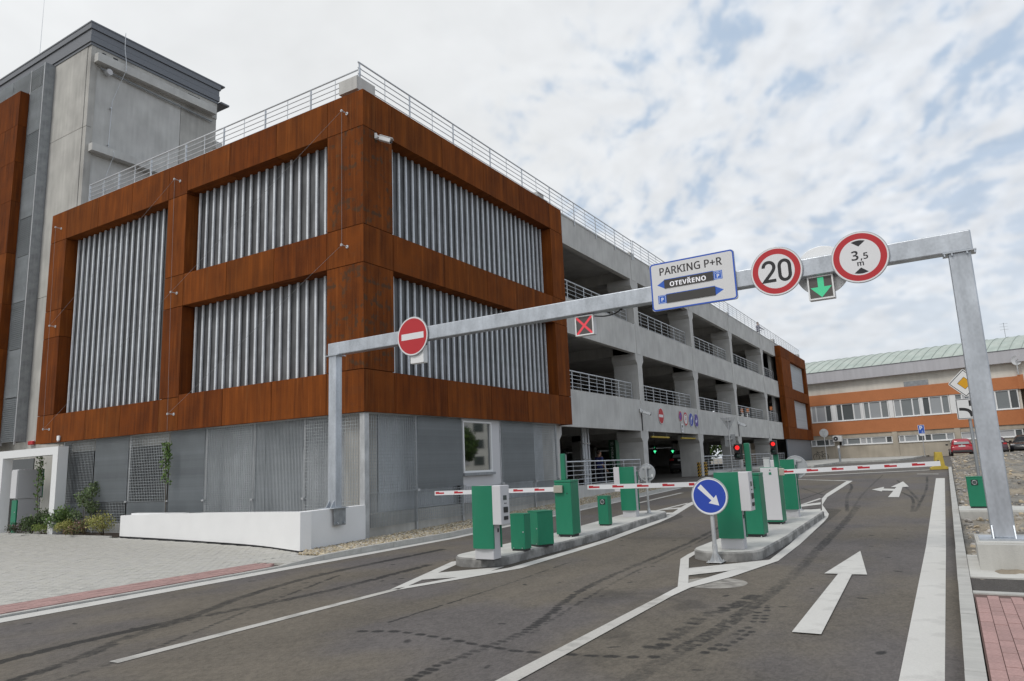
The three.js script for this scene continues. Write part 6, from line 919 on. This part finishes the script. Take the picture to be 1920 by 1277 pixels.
// ---------------------------------------------------------------- people
function person(label, pos, ry, H, cols, pose) {
  const N = 150, S = 0.98, mc = new MarchingCubes(N, new THREE.MeshBasicMaterial(), false, false, 400000);
  // joints in metres for a 1.78 m figure, x forward, z to its right
  const J = { hipL: [0, 0.93, -0.09], hipR: [0, 0.93, 0.09], kneeL: [0.02, 0.5, -0.1], kneeR: [0.03, 0.5, 0.1], ankL: [-0.02, 0.09, -0.1], ankR: [0.0, 0.09, 0.11], toeL: [0.16, 0.04, -0.12], toeR: [0.18, 0.04, 0.13], belly: [0.01, 1.02, 0], chest: [0, 1.3, 0], neck: [0, 1.46, 0], head: [0.02, 1.64, 0], chin: [0.06, 1.57, 0], shL: [0, 1.41, -0.18], shR: [0, 1.41, 0.18], elL: [-0.02, 1.13, -0.25], elR: [-0.02, 1.13, 0.25], wrL: [0.08, 0.9, -0.25], wrR: [0.08, 0.9, 0.25], ...pose };
  const bones = [['hipL', 'kneeL', 0.085, 0.06], ['hipR', 'kneeR', 0.085, 0.06], ['kneeL', 'ankL', 0.06, 0.042], ['kneeR', 'ankR', 0.06, 0.042], ['ankL', 'toeL', 0.045, 0.035], ['ankR', 'toeR', 0.045, 0.035], ['belly', 'chest', 0.135, 0.145], ['hipL', 'hipR', 0.1, 0.1], ['belly', 'hipL', 0.12, 0.1], ['belly', 'hipR', 0.12, 0.1], ['shL', 'shR', 0.075, 0.075], ['chest', 'shL', 0.12, 0.07], ['chest', 'shR', 0.12, 0.07], ['chest', 'neck', 0.09, 0.055], ['neck', 'head', 0.055, 0.07], ['shL', 'elL', 0.058, 0.044], ['shR', 'elR', 0.058, 0.044], ['elL', 'wrL', 0.044, 0.03], ['elR', 'wrR', 0.044, 0.03]].map(([a, b, r, q]) => ({ a: J[a], b: J[b], r, q }));
  for (const s of ['L', 'R']) { const w = J['wr' + s], e = J['el' + s], d = [0, 1, 2].map(i => w[i] - e[i]), l = Math.hypot(...d), u = d.map(v => v / l), at = (k, f, o) => [w[0] + u[0] * k + f * 0.02, w[1] + u[1] * k, w[2] + u[2] * k + o]; bones.push({ a: w, b: at(0.07, 0, 0), r: 0.03, q: 0.036 }); [[-0.028, 0.16], [-0.009, 0.18], [0.01, 0.17], [0.028, 0.145]].forEach(([o, k]) => bones.push({ a: at(0.08, o / 0.02, 0), b: at(k, o / 0.02 * 1.1, 0), r: 0.011, q: 0.009 })); bones.push({ a: at(0.04, 1.6, 0), b: at(0.1, 2.8, 0.01), r: 0.012, q: 0.01 }); }
  const head = J.head; bones.push({ a: [head[0] - 0.015, head[1] + 0.03, head[2]], b: [head[0] + 0.01, head[1], head[2]], r: 0.092, q: 0.088 }, { a: head, b: [head[0] + 0.05, head[1] - 0.07, head[2]], r: 0.07, q: 0.05 }, { a: [head[0] + 0.095, head[1] - 0.005, head[2]], b: [head[0] + 0.11, head[1] - 0.03, head[2]], r: 0.012, q: 0.016 }); for (const s of [-1, 1]) bones.push({ a: [head[0] - 0.005, head[1] + 0.01, head[2] + s * 0.088], b: [head[0] - 0.005, head[1] - 0.03, head[2] + s * 0.086], r: 0.016, q: 0.013 });
  bones.forEach(b => { b.d = [0, 1, 2].map(i => b.b[i] - b.a[i]); b.l2 = b.d.reduce((s, v) => s + v * v, 0) || 1e-6; const m = 0.08 + Math.max(b.r, b.q); b.lo = [0, 1, 2].map(i => Math.min(b.a[i], b.b[i]) - m); b.hi = [0, 1, 2].map(i => Math.max(b.a[i], b.b[i]) + m); });
  mc.field.fill(-1);
  for (let k = 0; k < N; k++) { const z = (k / N * 2 - 1) * S; if (Math.abs(z) > 0.62) continue; for (let j = 0; j < N; j++) { const y = (j / N * 2 - 1) * S + 0.9; for (let i = 0; i < N; i++) { const x = (i / N * 2 - 1) * S; if (Math.abs(x) > 0.6) continue; let m = 9; for (const b of bones) { if (x < b.lo[0] || x > b.hi[0] || y < b.lo[1] || y > b.hi[1] || z < b.lo[2] || z > b.hi[2]) continue; const px = x - b.a[0], py = y - b.a[1], pz = z - b.a[2], t = clamp((px * b.d[0] + py * b.d[1] + pz * b.d[2]) / b.l2), d = Math.hypot(px - b.d[0] * t, py - b.d[1] * t, pz - b.d[2] * t) - (b.r + (b.q - b.r) * t); const kk = Math.min(b.r, 0.04) * 0.8, h = clamp(0.5 + 0.5 * (m - d) / kk); m = m > 8 ? d : m + (d - m) * h - kk * h * (1 - h); } if (m < 9) mc.field[k * N * N + j * N + i] = -m; } } }
  mc.isolation = 0; mc.update(); const n = mc.count, P = new Float32Array(mc.positionArray.slice(0, n * 3)), C = new Float32Array(n * 3);
  const sc = H / 1.775;
  for (let i = 0; i < n; i++) { const x = P[i * 3] * S, y = P[i * 3 + 1] * S + 0.9, z = P[i * 3 + 2] * S; const onArm = Math.abs(z) > 0.2 || Math.hypot(x, z) > 0.24; let c = cols.skin; const headY = y - J.head[1]; if (y < 0.075) c = cols.shoe; else if (y < 0.98 && !(onArm && y > 0.6)) c = cols.trousers; else if (y < J.neck[1] - 0.0 && (!onArm || y > cols.sleeve)) c = cols.shirt; else if (headY > 0.035 && x - J.head[0] < 0.055 || headY > 0.085 || headY > -0.05 && x - J.head[0] < -0.045 && y > J.neck[1] + 0.06) c = cols.hair; C.set(c, i * 3); P[i * 3] = x * sc; P[i * 3 + 1] = y * sc; P[i * 3 + 2] = z * sc; }
  const g = new THREE.BufferGeometry(); g.setAttribute('position', new THREE.BufferAttribute(P, 3)); g.setAttribute('color', new THREE.BufferAttribute(C, 3)); g.setAttribute('uv', new THREE.BufferAttribute(new Float32Array(n * 2), 2)); g.computeVertexNormals(); { const na = mc.normalArray.slice(0, n * 3); g.setAttribute('normal', new THREE.BufferAttribute(new Float32Array(na), 3)); }
  const t = thing('person', label, 'person', pos, ry); part('body', g, std({ vertexColors: true, roughness: 0.85 }), t);
  for (const s of [-1, 1]) part('eye', (() => { const e = new THREE.SphereGeometry(0.011 * sc, 10, 8); e.translate((J.head[0] + 0.082) * sc, (J.head[1] - 0.0) * sc, (J.head[2] + s * 0.032) * sc); return e; })(), M.dark, t); part('mouth', cb(0.008, 0.008, 0.045, (J.head[0] + 0.098) * sc, (J.head[1] - 0.068) * sc, J.head[2]), M.rustBack, t); return t;
}
person('person in a dark blue shirt standing behind the entrance railing', [30.2, gh(30.2) + 0.01, -13.75], -0.5, 1.84, { skin: [0.35, 0.2, 0.14], shirt: [0.03, 0.04, 0.16], trousers: [0.02, 0.022, 0.04], shoe: [0.02, 0.02, 0.02], hair: [0.05, 0.035, 0.025], sleeve: 1.16 }, { wrR: [0.13, 0.93, 0.28] });
person('person in a checked dark shirt leaning on the roof railing', [63.8, 11.55, -12.98], -0.9, 1.8, { skin: [0.4, 0.24, 0.18], shirt: [0.12, 0.12, 0.17], trousers: [0.03, 0.035, 0.06], shoe: [0.02, 0.02, 0.02], hair: [0.1, 0.075, 0.05], sleeve: 1.0 }, { elL: [0.08, 1.17, -0.3], elR: [0.06, 1.17, 0.3], wrL: [0.3, 1.08, -0.28], wrR: [0.3, 1.08, 0.24] });
renderer.render(scene, camera);
